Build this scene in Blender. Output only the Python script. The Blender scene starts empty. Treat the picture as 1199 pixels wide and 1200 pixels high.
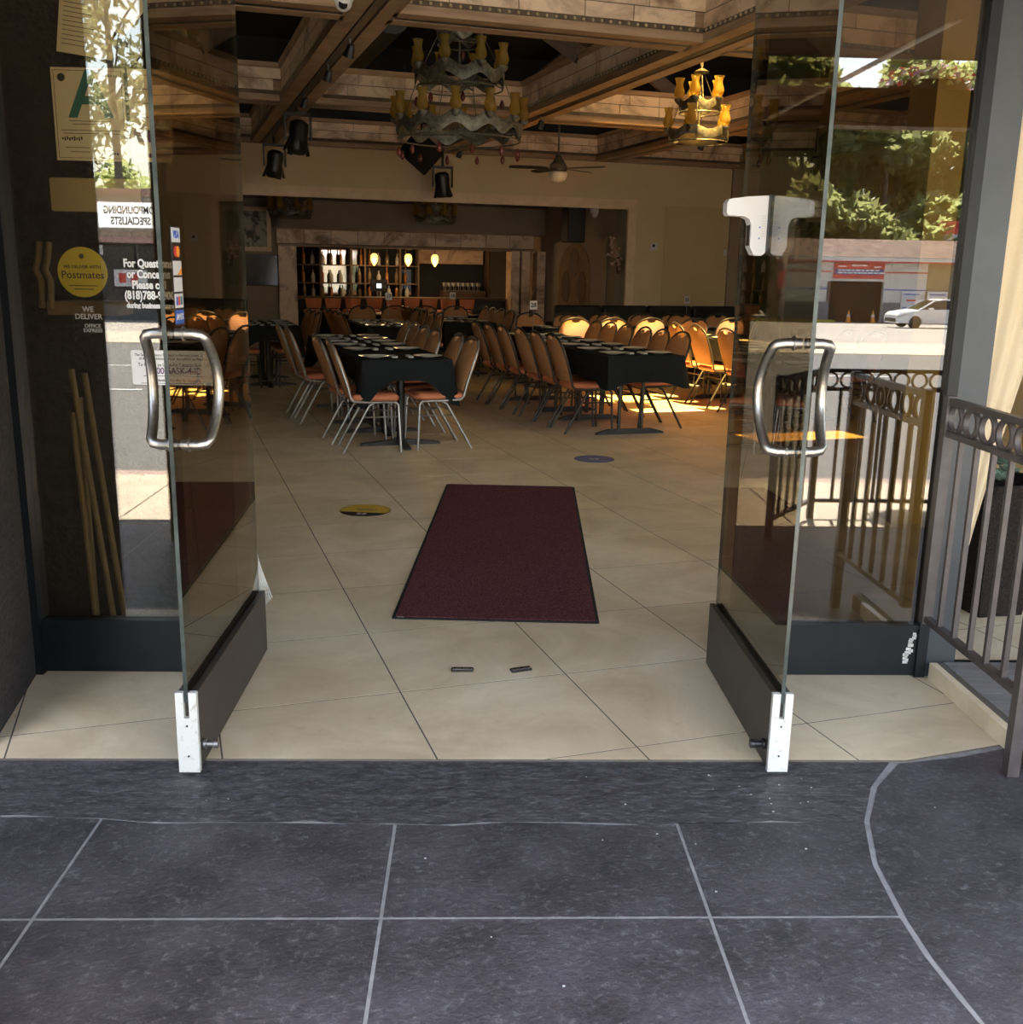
import bpy, bmesh, math, random
from math import sin, cos, pi, radians, sqrt, exp, tan
from mathutils import Vector, Matrix
random.seed(7)
SC = bpy.context.scene
COL = SC.collection
# ------------------------------------------------------------------ camera
pitch, roll, yaw = radians(13.3), radians(1.05), radians(2.0)
fw = Vector((sin(yaw)*cos(pitch), cos(yaw)*cos(pitch), -sin(pitch)))
r0 = Vector((cos(yaw), -sin(yaw), 0)); u0 = r0.cross(fw)
rr = cos(roll)*r0 + sin(roll)*u0; uu = -sin(roll)*r0 + cos(roll)*u0
cd = bpy.data.cameras.new('camera'); cam = bpy.data.objects.new('camera', cd); COL.objects.link(cam)
cd.sensor_fit = 'HORIZONTAL'; cd.sensor_width = 36.0; cd.lens = 36.0*1200/1199; cd.clip_end = 500; cd.clip_start = 0.05
cam.matrix_world = Matrix(((rr.x, uu.x, -fw.x, 0.0), (rr.y, uu.y, -fw.y, -3.95), (rr.z, uu.z, -fw.z, 1.53), (0, 0, 0, 1)))
SC.camera = cam
# ------------------------------------------------------------------ world, sun, exposure
SUN_EL, SUN_AZ = radians(63), radians(14)     # azimuth: from straight behind the camera towards its right
W = bpy.data.worlds.new('sky'); SC.world = W; W.use_nodes = True
wn = W.node_tree.nodes; wn.clear()
wo = wn.new('ShaderNodeOutputWorld'); wb = wn.new('ShaderNodeBackground'); sk = wn.new('ShaderNodeTexSky')
sk.sky_type = 'NISHITA'; sk.sun_disc = False; sk.sun_elevation = SUN_EL; sk.sun_rotation = pi - SUN_AZ
sk.air_density = 1.0; sk.dust_density = 1.5; sk.ozone_density = 1.0
wb.inputs['Strength'].default_value = 0.20
hs_ = wn.new('ShaderNodeHueSaturation'); hs_.inputs['Saturation'].default_value = 0.95
tm_ = wn.new('ShaderNodeMix'); tm_.data_type = 'RGBA'; tm_.blend_type = 'MULTIPLY'; tm_.inputs[0].default_value = 1.0; tm_.inputs[7].default_value = (1.0, 0.90, 0.78, 1)
W.node_tree.links.new(sk.outputs[0], hs_.inputs['Color']); W.node_tree.links.new(hs_.outputs[0], tm_.inputs[6]); W.node_tree.links.new(tm_.outputs[2], wb.inputs[0]); W.node_tree.links.new(wb.outputs[0], wo.inputs[0])
sl = bpy.data.lights.new('sun', 'SUN'); sun = bpy.data.objects.new('sun', sl); COL.objects.link(sun)
sl.energy = 6.5; sl.angle = radians(0.6); sl.color = (1.0, 0.95, 0.86)
sdir = Vector((sin(SUN_AZ)*cos(SUN_EL), -cos(SUN_AZ)*cos(SUN_EL), sin(SUN_EL)))   # towards the sun
sun.rotation_euler = sdir.to_track_quat('Z', 'Y').to_euler(); sun.location = (0, -10, 20)
SC.view_settings.view_transform = 'Standard'; SC.view_settings.look = 'None'
SC.view_settings.gamma = 1.0; SC.view_settings.use_curve_mapping = False
SC.view_settings.exposure = 3.05
cy = SC.cycles
cy.use_denoising = True; cy.max_bounces = 9; cy.diffuse_bounces = 5; cy.glossy_bounces = 5
cy.transparent_max_bounces = 24; cy.transmission_bounces = 4; cy.sample_clamp_indirect = 6.0; cy.caustics_reflective = False
# ------------------------------------------------------------------ helpers
A = radians(16.5)                              # the hall is turned against the shop front
def I(u, v, z=0.0): return Vector((u*cos(A) - v*sin(A), u*sin(A) + v*cos(A), z))

def PM(name, c1, c2=None, scale=6.0, rough=0.6, metal=0.0, bump=0.0, bscale=60.0, detail=4.0, spec=0.5,
       stretch=None, rand=0.0, contrast=(0.35, 0.65), emit=None, estr=0.0, warp=0.0, speck=None):
    m = bpy.data.materials.new(name); m.use_nodes = True
    nt = m.node_tree; n = nt.nodes; L = nt.links
    b = n['Principled BSDF']
    b.inputs['Base Color'].default_value = (*c1, 1); b.inputs['Roughness'].default_value = rough
    b.inputs['Metallic'].default_value = metal; b.inputs['Specular IOR Level'].default_value = spec
    geo = n.new('ShaderNodeNewGeometry'); vec = geo.outputs['Position']
    if stretch:
        mp = n.new('ShaderNodeMapping'); mp.inputs['Scale'].default_value = stretch[:3]
        if len(stretch) == 3: mp.inputs['Rotation'].default_value = (0, 0, -A)
        L.new(vec, mp.inputs[0]); vec = mp.outputs[0]
    if c2:
        nz = n.new('ShaderNodeTexNoise'); nz.inputs['Scale'].default_value = scale; nz.inputs['Detail'].default_value = detail
        nz.inputs['Roughness'].default_value = 0.62; nz.inputs['Distortion'].default_value = warp
        cr = n.new('ShaderNodeValToRGB')
        cr.color_ramp.elements[0].position = contrast[0]; cr.color_ramp.elements[1].position = contrast[1]
        cr.color_ramp.elements[0].color = (*c1, 1); cr.color_ramp.elements[1].color = (*c2, 1)
        L.new(vec, nz.inputs['Vector']); L.new(nz.outputs[0], cr.inputs[0]); col = cr.outputs[0]
        if speck:
            n2 = n.new('ShaderNodeTexNoise'); n2.inputs['Scale'].default_value = speck[1]; n2.inputs['Detail'].default_value = 10; n2.inputs['Roughness'].default_value = 0.8
            r2 = n.new('ShaderNodeMapRange'); r2.inputs['From Min'].default_value = speck[2]; r2.inputs['From Max'].default_value = speck[2]+.16; r2.inputs['To Max'].default_value = 0.75
            m2 = n.new('ShaderNodeMix'); m2.data_type = 'RGBA'; m2.inputs[7].default_value = (*speck[0], 1)
            L.new(vec, n2.inputs['Vector']); L.new(n2.outputs[0], r2.inputs[0]); L.new(r2.outputs[0], m2.inputs[0]); L.new(col, m2.inputs[6]); col = m2.outputs[2]
        if rand:
            oi = n.new('ShaderNodeObjectInfo'); hs = n.new('ShaderNodeHueSaturation')
            mr = n.new('ShaderNodeMapRange'); mr.inputs['To Min'].default_value = 1-rand; mr.inputs['To Max'].default_value = 1+rand
            L.new(oi.outputs['Random'], mr.inputs[0]); L.new(mr.outputs[0], hs.inputs['Value']); L.new(col, hs.inputs['Color']); col = hs.outputs[0]
        L.new(col, b.inputs['Base Color'])
    if bump:
        nb = n.new('ShaderNodeTexNoise'); nb.inputs['Scale'].default_value = bscale; nb.inputs['Detail'].default_value = 5
        bp = n.new('ShaderNodeBump'); bp.inputs['Strength'].default_value = bump; bp.inputs['Distance'].default_value = 0.02
        L.new(geo.outputs['Position'], nb.inputs['Vector']); L.new(nb.outputs[0], bp.inputs['Height']); L.new(bp.outputs[0], b.inputs['Normal'])
    if emit:
        b.inputs['Emission Color'].default_value = (*emit, 1); b.inputs['Emission Strength'].default_value = estr
    return m

def GLASS(name, tint, R0=0.07, rough=0.0):
    m = bpy.data.materials.new(name); m.use_nodes = True
    nt = m.node_tree; n = nt.nodes; L = nt.links; n.clear()
    o = n.new('ShaderNodeOutputMaterial'); mx = n.new('ShaderNodeMixShader')
    t = n.new('ShaderNodeBsdfTransparent'); t.inputs[0].default_value = (*tint, 1)
    g = n.new('ShaderNodeBsdfGlossy'); g.inputs['Roughness'].default_value = rough; g.inputs[0].default_value = (1, 1, 1, 1)
    lw = n.new('ShaderNodeLayerWeight'); lw.inputs[0].default_value = 0.5
    p = n.new('ShaderNodeMath'); p.operation = 'POWER'; p.inputs[1].default_value = 5
    q = n.new('ShaderNodeMath'); q.operation = 'MULTIPLY_ADD'; q.inputs[1].default_value = 1-R0; q.inputs[2].default_value = R0
    L.new(lw.outputs['Facing'], p.inputs[0]); L.new(p.outputs[0], q.inputs[0]); L.new(q.outputs[0], mx.inputs[0])
    L.new(t.outputs[0], mx.inputs[1]); L.new(g.outputs[0], mx.inputs[2]); L.new(mx.outputs[0], o.inputs[0])
    return m

def THIN(name, col, trans=(0.5, 0.5, 0.5), fac=0.5):
    """thin coloured glass or leaf: diffuse + translucent + clear share"""
    m = bpy.data.materials.new(name); m.use_nodes = True
    nt = m.node_tree; n = nt.nodes; L = nt.links; n.clear()
    o = n.new('ShaderNodeOutputMaterial'); a = n.new('ShaderNodeMixShader'); a.inputs[0].default_value = fac
    d = n.new('ShaderNodeBsdfPrincipled'); d.inputs['Base Color'].default_value = (*col, 1); d.inputs['Roughness'].default_value = 0.25
    t = n.new('ShaderNodeBsdfTranslucent'); t.inputs[0].default_value = (*trans, 1)
    L.new(d.outputs[0], a.inputs[1]); L.new(t.outputs[0], a.inputs[2]); L.new(a.outputs[0], o.inputs[0])
    return m

class MB:
    def __init__(s): s.v = []; s.f = []; s.m = []
    def add(s, vs, fs, m=0):
        k = len(s.v); s.v += [tuple(p) for p in vs]
        for f in fs: s.f.append([k+i for i in f]); s.m.append(m)
        return s
    def box(s, x0, x1, y0, y1, z0, z1, m=0):
        return s.add([(x0,y0,z0),(x1,y0,z0),(x1,y1,z0),(x0,y1,z0),(x0,y0,z1),(x1,y0,z1),(x1,y1,z1),(x0,y1,z1)],
              [(0,3,2,1),(4,5,6,7),(0,1,5,4),(1,2,6,5),(2,3,7,6),(3,0,4,7)], m)
    def rbox(s, x0, x1, y0, y1, z0, z1, r, m=0, seg=3):
        """box with rounded vertical corners and chamfered top and bottom rims"""
        def ring(ins, z):
            out = []
            rr_ = max(r-ins, 0.001)
            for cx, cy_, a0 in ((x1-r, y1-r, 0), (x0+r, y1-r, pi/2), (x0+r, y0+r, pi), (x1-r, y0+r, 1.5*pi)):
                for k in range(seg+1):
                    a = a0 + k*pi/2/seg; out.append((cx+rr_*cos(a), cy_+rr_*sin(a), z))
            return out
        c = min(r*0.5, (z1-z0)*0.4)
        rings = [ring(c, z0), ring(0, z0+c), ring(0, z1-c), ring(c, z1)]
        n = len(rings[0]); vs = [p for q in rings for p in q]
        fs = [tuple(range(n))[::-1], tuple(range(3*n, 4*n))]
        for k in range(3):
            for i in range(n):
                j = (i+1) % n; fs.append((k*n+i, k*n+j, (k+1)*n+j, (k+1)*n+i))
        return s.add(vs, fs, m)
    def bar(s, a, b, w, h, m=0, up=(0,0,1)):
        a = Vector(a); b = Vector(b); d = (b-a).normalized(); up = Vector(up)
        if abs(d.dot(up)) > 0.98: up = Vector((0,1,0))
        x = d.cross(up).normalized(); y = x.cross(d)
        vs = []
        for p in (a, b):
            for sx, sy in ((-1,-1),(1,-1),(1,1),(-1,1)): vs.append(p + x*(sx*w/2) + y*(sy*h/2))
        return s.add(vs, [(0,1,2,3),(7,6,5,4),(0,4,5,1),(1,5,6,2),(2,6,7,3),(3,7,4,0)], m)
    def tube(s, pts, r, n=8, m=0, closed=False):
        pts = [Vector(p) for p in pts]; N = len(pts); vs = []; prev = None
        rs = r if isinstance(r, (list, tuple)) else [r]*N
        for i, p in enumerate(pts):
            if closed: d = pts[(i+1) % N]-pts[i-1]
            else: d = pts[min(i+1, N-1)]-pts[max(i-1, 0)]
            d.normalize()
            if prev is None:
                ref = Vector((0,0,1)) if abs(d.z) < 0.9 else Vector((0,1,0))
                x = d.cross(ref).normalized()
            else: x = (prev - d*prev.dot(d)).normalized()
            prev = x; y = d.cross(x)
            for k in range(n):
                a = 2*pi*k/n; vs.append(p + x*(rs[i]*cos(a)) + y*(rs[i]*sin(a)))
        fs = []
        for i in range(N if closed else N-1):
            for k in range(n):
                i2 = (i+1) % N; k2 = (k+1) % n
                fs.append((i*n+k, i*n+k2, i2*n+k2, i2*n+k))
        if not closed: fs += [tuple(range(n))[::-1], tuple(range((N-1)*n, N*n))]
        return s.add(vs, fs, m)
    def lathe(s, prof, n=16, m=0, c=(0,0,0), cap=True):
        vs = []; fs = []
        for (r, z) in prof:
            for k in range(n):
                a = 2*pi*k/n; vs.append((c[0]+r*cos(a), c[1]+r*sin(a), c[2]+z))
        for i in range(len(prof)-1):
            for k in range(n):
                k2 = (k+1) % n; fs.append((i*n+k, i*n+k2, (i+1)*n+k2, (i+1)*n+k))
        if cap: fs += [tuple(range(n))[::-1], tuple(range((len(prof)-1)*n, len(prof)*n))]
        return s.add(vs, fs, m)
    def prism(s, poly, a0, a1, axis='z', m=0):
        n = len(poly)
        def P(p, a): return {'z': (p[0], p[1], a), 'y': (p[0], a, p[1]), 'x': (a, p[0], p[1])}[axis]
        vs = [P(p, a0) for p in poly] + [P(p, a1) for p in poly]
        fs = [tuple(range(n))[::-1], tuple(range(n, 2*n))] + [(i, (i+1) % n, n+(i+1) % n, n+i) for i in range(n)]
        return s.add(vs, fs, m)
    def ball(s, c, r, n=8, m=0, sz=1.0):
        prof = [(max(r*sin(pi*k/(n//2+1)), 0.0005), -r*sz*cos(pi*k/(n//2+1))) for k in range(n//2+2)]
        return s.lathe(prof, n, m, c)
    def mesh(s, name, mats, smooth=None):
        me = bpy.data.meshes.new(name); me.from_pydata(s.v, [], s.f)
        for mt in (mats if isinstance(mats, (list, tuple)) else [mats]): me.materials.append(mt)
        for p, k in zip(me.polygons, s.m): p.material_index = k
        bm = bmesh.new(); bm.from_mesh(me); bmesh.ops.recalc_face_normals(bm, faces=bm.faces); bm.to_mesh(me); bm.free()
        if smooth:
            for p in me.polygons: p.use_smooth = True
            me.set_sharp_from_angle(angle=radians(smooth))
        me.update(); return me
    def obj(s, name, mats, parent=None, smooth=None, **k): return O(name, s.mesh(name, mats, smooth), parent, **k)

def O(name, mesh, parent=None, loc=None, rot=None, label=None, cat=None, group=None, kind=None):
    o = bpy.data.objects.new(name, mesh); COL.objects.link(o)
    if parent is not None: o.parent = parent
    if loc is not None: o.location = loc
    if rot is not None: o.rotation_euler = rot
    if label: o['label'] = label
    if cat: o['category'] = cat
    if group: o['group'] = group
    if kind: o['kind'] = kind
    return o
def T(name, label, cat, loc=(0,0,0), rz=0.0, group=None): return O(name, None, None, loc, (0,0,rz), label, cat, group)
def S(name, mesh, hall=False, parent=None): return O(name, mesh, parent, rot=(0,0,A) if hall else None, kind=None if parent else 'structure')
def copy_tree(o, parent=None):
    c = o.copy(); COL.objects.link(c); c.parent = parent
    for ch in o.children: copy_tree(ch, c)
    return c
def text(body, size, mat, name, parent=None, loc=(0,0,0), rot=(pi/2,0,0), align='CENTER', bold=0.0, ext=0.0006, sx=1.0):
    cu = bpy.data.curves.new('t', 'FONT'); cu.body = body; cu.size = size; cu.align_x = align; cu.align_y = 'CENTER'
    cu.extrude = ext; cu.offset = bold; cu.resolution_u = 3
    t = bpy.data.objects.new('t', cu); COL.objects.link(t)
    me = bpy.data.meshes.new_from_object(t.evaluated_get(bpy.context.evaluated_depsgraph_get()))
    bpy.data.objects.remove(t); bpy.data.curves.remove(cu)
    me.materials.clear(); me.materials.append(mat); me.name = name
    o = O(name, me, parent, loc, rot); o.scale = (sx, 1, 1); return o
ORD = ['nearest', 'second', 'third', 'fourth', 'fifth', 'sixth', 'seventh', 'eighth', 'ninth', 'tenth', 'eleventh', 'twelfth', 'thirteenth', 'fourteenth', 'fifteenth', 'sixteenth']
ORL = ['first'] + ORD[1:]
def clip(poly, n, d):
    """keep n.p >= d"""
    out = []
    for i, p in enumerate(poly):
        q = poly[(i+1) % len(poly)]; a = n[0]*p[0]+n[1]*p[1]-d; b = n[0]*q[0]+n[1]*q[1]-d
        if a >= 0: out.append(p)
        if a*b < 0: t = a/(a-b); out.append((p[0]+t*(q[0]-p[0]), p[1]+t*(q[1]-p[1])))
    return out
# ------------------------------------------------------------------ materials
M = {}
M['tile'] = PM('beige_tile', (0.56,0.45,0.285), (0.80,0.68,0.495), 2.0, 0.36, bump=0.04, bscale=25, rand=0.05, detail=10, contrast=(0.30,0.66), warp=0.8, speck=((0.50,0.39,0.26), 9, 0.56))
M['grout'] = PM('tile_grout', (0.10,0.085,0.07), rough=0.9)
M['slate'] = PM('slate', (0.040,0.037,0.044), (0.080,0.075,0.088), 4, 0.55, bump=0.25, bscale=70, detail=12, rand=0.05, speck=((0.22,0.215,0.235), 45, 0.53))
M['slate_band'] = PM('slate_band', (0.036,0.034,0.041), (0.082,0.078,0.090), 7, 0.55, bump=0.35, bscale=35, detail=12, stretch=(1,3.5,1,0), speck=((0.26,0.255,0.265), 26, 0.51))
M['slate_grout'] = PM('slate_grout', (0.22,0.22,0.23), (0.32,0.32,0.33), 20, 0.9)
M['stucco_dark'] = PM('dark_stucco', (0.030,0.026,0.026), (0.045,0.040,0.039), 20, 0.85, bump=0.9, bscale=45)
M['frame'] = PM('black_metal', (0.003,0.0045,0.006), (0.0055,0.007,0.009), 9, 0.42, spec=0.35)
M['frame_grey'] = PM('grey_aluminium', (0.042,0.047,0.053), (0.056,0.061,0.067), 4, 0.4, metal=0.2)
M['bronze'] = PM('bronze_panel', (0.040,0.036,0.031), (0.050,0.045,0.039), 5, 0.42, metal=0.3)
M['cap'] = PM('worn_end_cap', (0.34,0.30,0.24), (0.56,0.55,0.52), 45, 0.55, contrast=(0.28,0.42))
M['steel'] = PM('brushed_steel', (0.30,0.285,0.265), (0.40,0.385,0.36), 80, 0.36, metal=1.0)
M['glass'] = GLASS('bronze_glass', (0.82,0.77,0.66), 0.075)
M['door_glass'] = GLASS('door_glass', (0.60,0.55,0.46), 0.055)
M['glass_edge'] = PM('glass_edge', (0.016,0.023,0.021), (0.06,0.075,0.068), 12, 0.3)
M['white'] = PM('white_plastic', (0.60,0.60,0.63), rough=0.35)
M['paper'] = PM('paper', (0.80,0.77,0.68), (0.86,0.83,0.75), 4, 0.8)
M['teal'] = PM('teal_print', (0.03,0.20,0.22), rough=0.7)
M['print'] = PM('dark_print', (0.10,0.09,0.08), rough=0.8)
M['black'] = PM('black_plastic', (0.012,0.012,0.014), rough=0.4)
M['vinyl_white'] = PM('white_vinyl', (0.85,0.85,0.85), rough=0.5)
M['vinyl_grey'] = PM('grey_vinyl', (0.34,0.32,0.28), rough=0.6)
M['yellow'] = PM('yellow_sticker', (0.70,0.62,0.06), rough=0.5)
M['red'] = PM('red_paint', (0.55,0.05,0.04), rough=0.5)
M['blue'] = PM('blue_print', (0.05,0.12,0.45), rough=0.5)
M['orange'] = PM('orange_print', (0.85,0.30,0.03), rough=0.5)
M['purple'] = PM('purple_print', (0.16,0.06,0.18), rough=0.6)
M['rail'] = PM('grey_brown_iron', (0.068,0.056,0.055), (0.09,0.076,0.073), 15, 0.45, metal=0.2)
M['mat_pile'] = PM('maroon_pile', (0.05,0.015,0.019), (0.22,0.075,0.09), 150, 0.95, bump=0.8, bscale=260, spec=0.1)
M['mat_edge'] = PM('rubber', (0.012,0.013,0.014), rough=0.7)
M['fabric'] = PM('tan_orange_fabric', (0.42,0.215,0.105), (0.50,0.265,0.135), 60, 0.85, spec=0.15)
M['seat'] = PM('salmon_vinyl', (0.52,0.17,0.085), (0.60,0.21,0.105), 40, 0.5)
M['chrome'] = PM('dull_chrome', (0.30,0.30,0.31), (0.40,0.40,0.41), 30, 0.32, metal=0.9)
M['cloth'] = PM('black_cloth', (0.010,0.0125,0.015), (0.016,0.019,0.022), 90, 0.9, spec=0.1)
M['plate'] = PM('white_china', (0.78,0.78,0.76), rough=0.15)
M['napkin'] = PM('grey_napkin', (0.45,0.45,0.46), rough=0.9)
M['marble'] = PM('travertine', (0.27,0.16,0.10), (0.76,0.57,0.41), 1.7, 0.45, stretch=(1.0,1.0,1.2), rand=0.10, detail=8, contrast=(0.34,0.52), warp=1.2)
M['wood'] = PM('brown_beam', (0.25,0.155,0.09), (0.40,0.265,0.165), 4, 0.6, stretch=(0.6,0.6,5.0), detail=6)
M['wood_dark'] = PM('dark_wood', (0.07,0.045,0.03), (0.12,0.075,0.05), 4, 0.6)
M['bead'] = PM('bead_gold', (0.42,0.33,0.21), rough=0.5)
M['dark_mould'] = PM('dark_moulding', (0.10,0.07,0.05), (0.16,0.115,0.08), 10, 0.6)
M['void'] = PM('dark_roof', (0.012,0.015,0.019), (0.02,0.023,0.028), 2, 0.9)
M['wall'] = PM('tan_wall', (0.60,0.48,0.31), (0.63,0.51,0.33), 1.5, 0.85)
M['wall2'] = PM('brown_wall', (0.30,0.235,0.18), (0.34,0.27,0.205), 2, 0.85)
M['greywall'] = PM('grey_plaster', (0.27,0.27,0.24), (0.30,0.30,0.265), 3, 0.9)
M['trimpale'] = PM('pale_stone_trim', (0.66,0.50,0.35), (0.76,0.60,0.44), 5, 0.6)
M['navy'] = PM('navy_vinyl', (0.010,0.014,0.020), rough=0.5)
M['iron'] = PM('pewter', (0.075,0.068,0.050), (0.20,0.185,0.145), 22, 0.42, metal=0.5, bump=0.3, bscale=60)
M['amber'] = THIN('amber_glass', (0.36,0.26,0.065), (0.75,0.55,0.14), 0.45)
_m = M['amber']; _nt = _m.node_tree; _o = [q for q in _nt.nodes if q.type == 'OUTPUT_MATERIAL'][0]; _src = _o.inputs[0].links[0].from_socket
_x = _nt.nodes.new('ShaderNodeMixShader'); _x.inputs[0].default_value = 0.38; _t = _nt.nodes.new('ShaderNodeBsdfTransparent'); _t.inputs[0].default_value = (0.9,0.72,0.35,1)
_nt.links.new(_src, _x.inputs[1]); _nt.links.new(_t.outputs[0], _x.inputs[2]); _nt.links.new(_x.outputs[0], _o.inputs[0])
M['drop'] = PM('red_drop', (0.12,0.02,0.015), rough=0.08)
M['duct'] = PM('duct_grey', (0.045,0.047,0.05), (0.065,0.067,0.07), 4, 0.5, metal=0.3)
M['cream'] = PM('cream_curtain', (0.56,0.45,0.30), (0.60,0.49,0.335), 3, 0.9)
M['ochre'] = PM('ochre_wall', (0.48,0.33,0.10), (0.55,0.38,0.13), 4, 0.8)
M['wicker'] = PM('wicker', (0.014,0.010,0.009), (0.034,0.026,0.023), 120, 0.9, bump=0.6, bscale=120, spec=0.1)
M['succulent'] = THIN('succulent_leaf', (0.25,0.36,0.28), (0.30,0.42,0.25), 0.2)
M['stick'] = PM('pale_wood_stick', (0.17,0.125,0.06), (0.23,0.17,0.085), 25, 0.6)
M['plank'] = PM('grey_plank', (0.13,0.125,0.13), (0.22,0.21,0.215), 6, 0.5, stretch=(0.5,6,1))
M['concrete'] = PM('concrete', (0.42,0.37,0.29), (0.52,0.46,0.37), 1.6, 0.9, detail=8)
M['asphalt'] = PM('asphalt', (0.105,0.103,0.10), (0.14,0.138,0.133), 30, 0.95, detail=9)
M['lot'] = PM('pale_lot', (0.30,0.28,0.25), (0.36,0.335,0.30), 0.6, 0.95)
M['bark'] = PM('bark', (0.09,0.07,0.055), (0.19,0.155,0.125), 6, 0.9)
M['leaf'] = THIN('leaf_green', (0.17,0.19,0.085), (0.44,0.48,0.20), 0.5)
M['leaf2'] = THIN('leaf_dark', (0.15,0.19,0.085), (0.46,0.52,0.22), 0.62)
M['leaf3'] = THIN('leaf_olive', (0.24,0.24,0.13), (0.34,0.33,0.16), 0.35)
M['shingle'] = PM('shingle_roof', (0.085,0.052,0.04), (0.20,0.14,0.11), 2.5, 0.9, stretch=(1,.4,1,0), detail=8)
M['siding'] = PM('white_siding', (0.55,0.53,0.50), (0.62,0.60,0.57), 1.2, 0.8)
M['plinth'] = PM('grey_plinth', (0.17,0.17,0.18), (0.21,0.21,0.22), 2, 0.9)
M['garage'] = PM('opening_shade', (0.02,0.016,0.013), rough=0.9)
M['carpaint'] = PM('white_car_paint', (0.72,0.73,0.75), rough=0.2)
M['carglass'] = PM('car_glass', (0.02,0.025,0.03), rough=0.08)
M['canopy'] = PM('canopy_brown', (0.060,0.045,0.035), (0.085,0.065,0.05), 5, 0.8)
M['pillar'] = PM('pillar_brown', (0.10,0.065,0.048), (0.135,0.09,0.07), 6, 0.8)
M['petal_r'] = PM('petal_red', (0.70,0.08,0.03), rough=0.6)
M['petal_p'] = PM('petal_pink', (0.70,0.38,0.55), rough=0.6)
M['petal_w'] = PM('petal_white', (0.75,0.72,0.72), rough=0.6)
M['bulb'] = PM('pendant_glow', (0.9,0.55,0.15), rough=0.3, emit=(1.0,0.50,0.10), estr=0.42)
M['screen'] = PM('lit_screen', (0.3,0.4,0.5), rough=0.3, emit=(0.55,0.75,1.0), estr=0.25)
M['sign_glow'] = PM('sign_face_glow', (0.8,0.8,0.8), rough=0.4, emit=(0.95,0.97,1.0), estr=0.95)  # glow added so the sign reads bright in the glass
M['mirror'] = PM('mirror', (0.75,0.75,0.75), rough=0.05, metal=1.0)
M['bottle'] = PM('bottle_glass', (0.10,0.07,0.04), (0.22,0.17,0.10), 9, 0.12)
M['glassware'] = PM('pale_glassware', (0.42,0.42,0.42), rough=0.1)
M['picture'] = PM('mottled_picture', (0.05,0.05,0.045), (0.34,0.31,0.26), 7, 0.6, contrast=(0.42,0.55))
M['mural'] = PM('mural_tan', (0.20,0.13,0.075), (0.27,0.175,0.10), 4, 0.8)
M['pinkflower'] = PM('dry_flower', (0.42,0.28,0.27), (0.5,0.38,0.34), 30, 0.9)
M['fan'] = PM('dark_blade', (0.025,0.02,0.018), rough=0.4)
M['sun_pane'] = GLASS('amber_sun_pane', (0.95,0.76,0.40), 0.02); M['sun_pane_dim'] = GLASS('dim_amber_sun_pane', (0.66,0.54,0.32), 0.02)  # added roof panes, tinted to yellow and dim the sun let in
M['glass_r'] = GLASS('bronze_glass_dark', (0.50,0.45,0.355), 0.105)
M['matte'] = PM('matte_black', (0.010,0.011,0.013), rough=0.9, spec=0.2)

# ================================================================== SETTING
PY = -0.20                                      # plane of the shop front
# --- hall floor: grout bed plus individual tiles
bed = MB().prism([(-9,-0.935),(1.41,-0.935),(1.83,-0.80),(10,-0.80),(14,9),(4,22),(-16,20)], -0.10, -0.0006)
floor = S('floor', bed.mesh('floor', M['grout']))
P_ = 0.655; g = 0.0028
tile_me = {}
def tile_at(i, j):
    u0_, v0_ = -0.378 + P_*i, -0.305 + P_*j
    sq = [(u0_+g, v0_+g), (u0_+P_-g, v0_+g), (u0_+P_-g, v0_+P_-g), (u0_+g, v0_+P_-g)]
    W_ = [tuple(I(*p)[:2]) for p in sq]
    c = clip(clip(W_, (0,1), -0.932), (-0.297, 0.955), -0.297*1.83+0.955*-0.80)
    if len(c) < 3: return
    if len(c) == 4 and all((Vector(a)-Vector(b)).length < 1e-6 for a, b in zip(c, W_)):
        if 'full' not in tile_me:
            tile_me['full'] = MB().box(g, P_-g, g, P_-g, -0.03, 0.0).mesh('tile', M['tile'])
        O('tile', tile_me['full'], floor, I(u0_, v0_), (0,0,A))
    else:
        O('tile', MB().prism(c, -0.03, 0.0).mesh('tile', M['tile']), floor)
ntile = 0
for j in range(-4, 17):
    for i in range(-5, 11):
        uc = -0.378+P_*(i+.5); vc = -0.305+P_*(j+.5)
        if -2.9 < uc < 6.2 and (uc > -1.7 or vc < 2.5):
            tile_at(i, j)
rest = MB()
for (a, b, c_, d) in ((-9, 12, 10.83, 18), (-9, -3.66, -1, 10.83), (-3.66,-1.69,2.97,10.83), (6.17, 12, -1.5, 10.83)):
    poly = [tuple(I(a,c_)[:2]), tuple(I(b,c_)[:2]), tuple(I(b,d)[:2]), tuple(I(a,d)[:2])]
    poly = clip(poly, (0,1), -0.2)
    rest.prism(poly, -0.03, -0.0005)
rest.obj('far_tiling', M['tile'], floor, kind='stuff')
# --- outside pavement: slate pieces with pale joints
pav = S('floor_entry', MB().prism([(-5,-0.934),(1.41,-0.934),(1.9,-0.76),(6,-0.76),(6,-2.62),(-5,-2.62)], -0.12, -0.0072).mesh('floor_entry', M['slate_grout']))
curve = [(1.37,-0.945),(1.24,-1.10),(1.14,-1.30),(1.08,-1.52),(1.06,-1.76),(1.06,-1.91),(1.08,-2.12),(1.13,-2.36),(1.20,-2.60)]
def curve_x(y):
    for (xa, ya), (xb, yb) in zip(curve, curve[1:]):
        if yb <= y <= ya: return xa + (xb-xa)*(ya-y)/(ya-yb)
    return curve[0][0] if y > curve[0][1] else curve[-1][0]
def slab(poly, m='slate', z=-0.006): O('slate_slab', MB().prism(poly, -0.05, z).mesh('slate_slab', M[m]), pav)
wob = lambda x: -1.315 + 0.05*(x < -0.6)*(-0.6-x) + 0.008*sin(x*9) + 0.005*sin(x*23)
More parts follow.
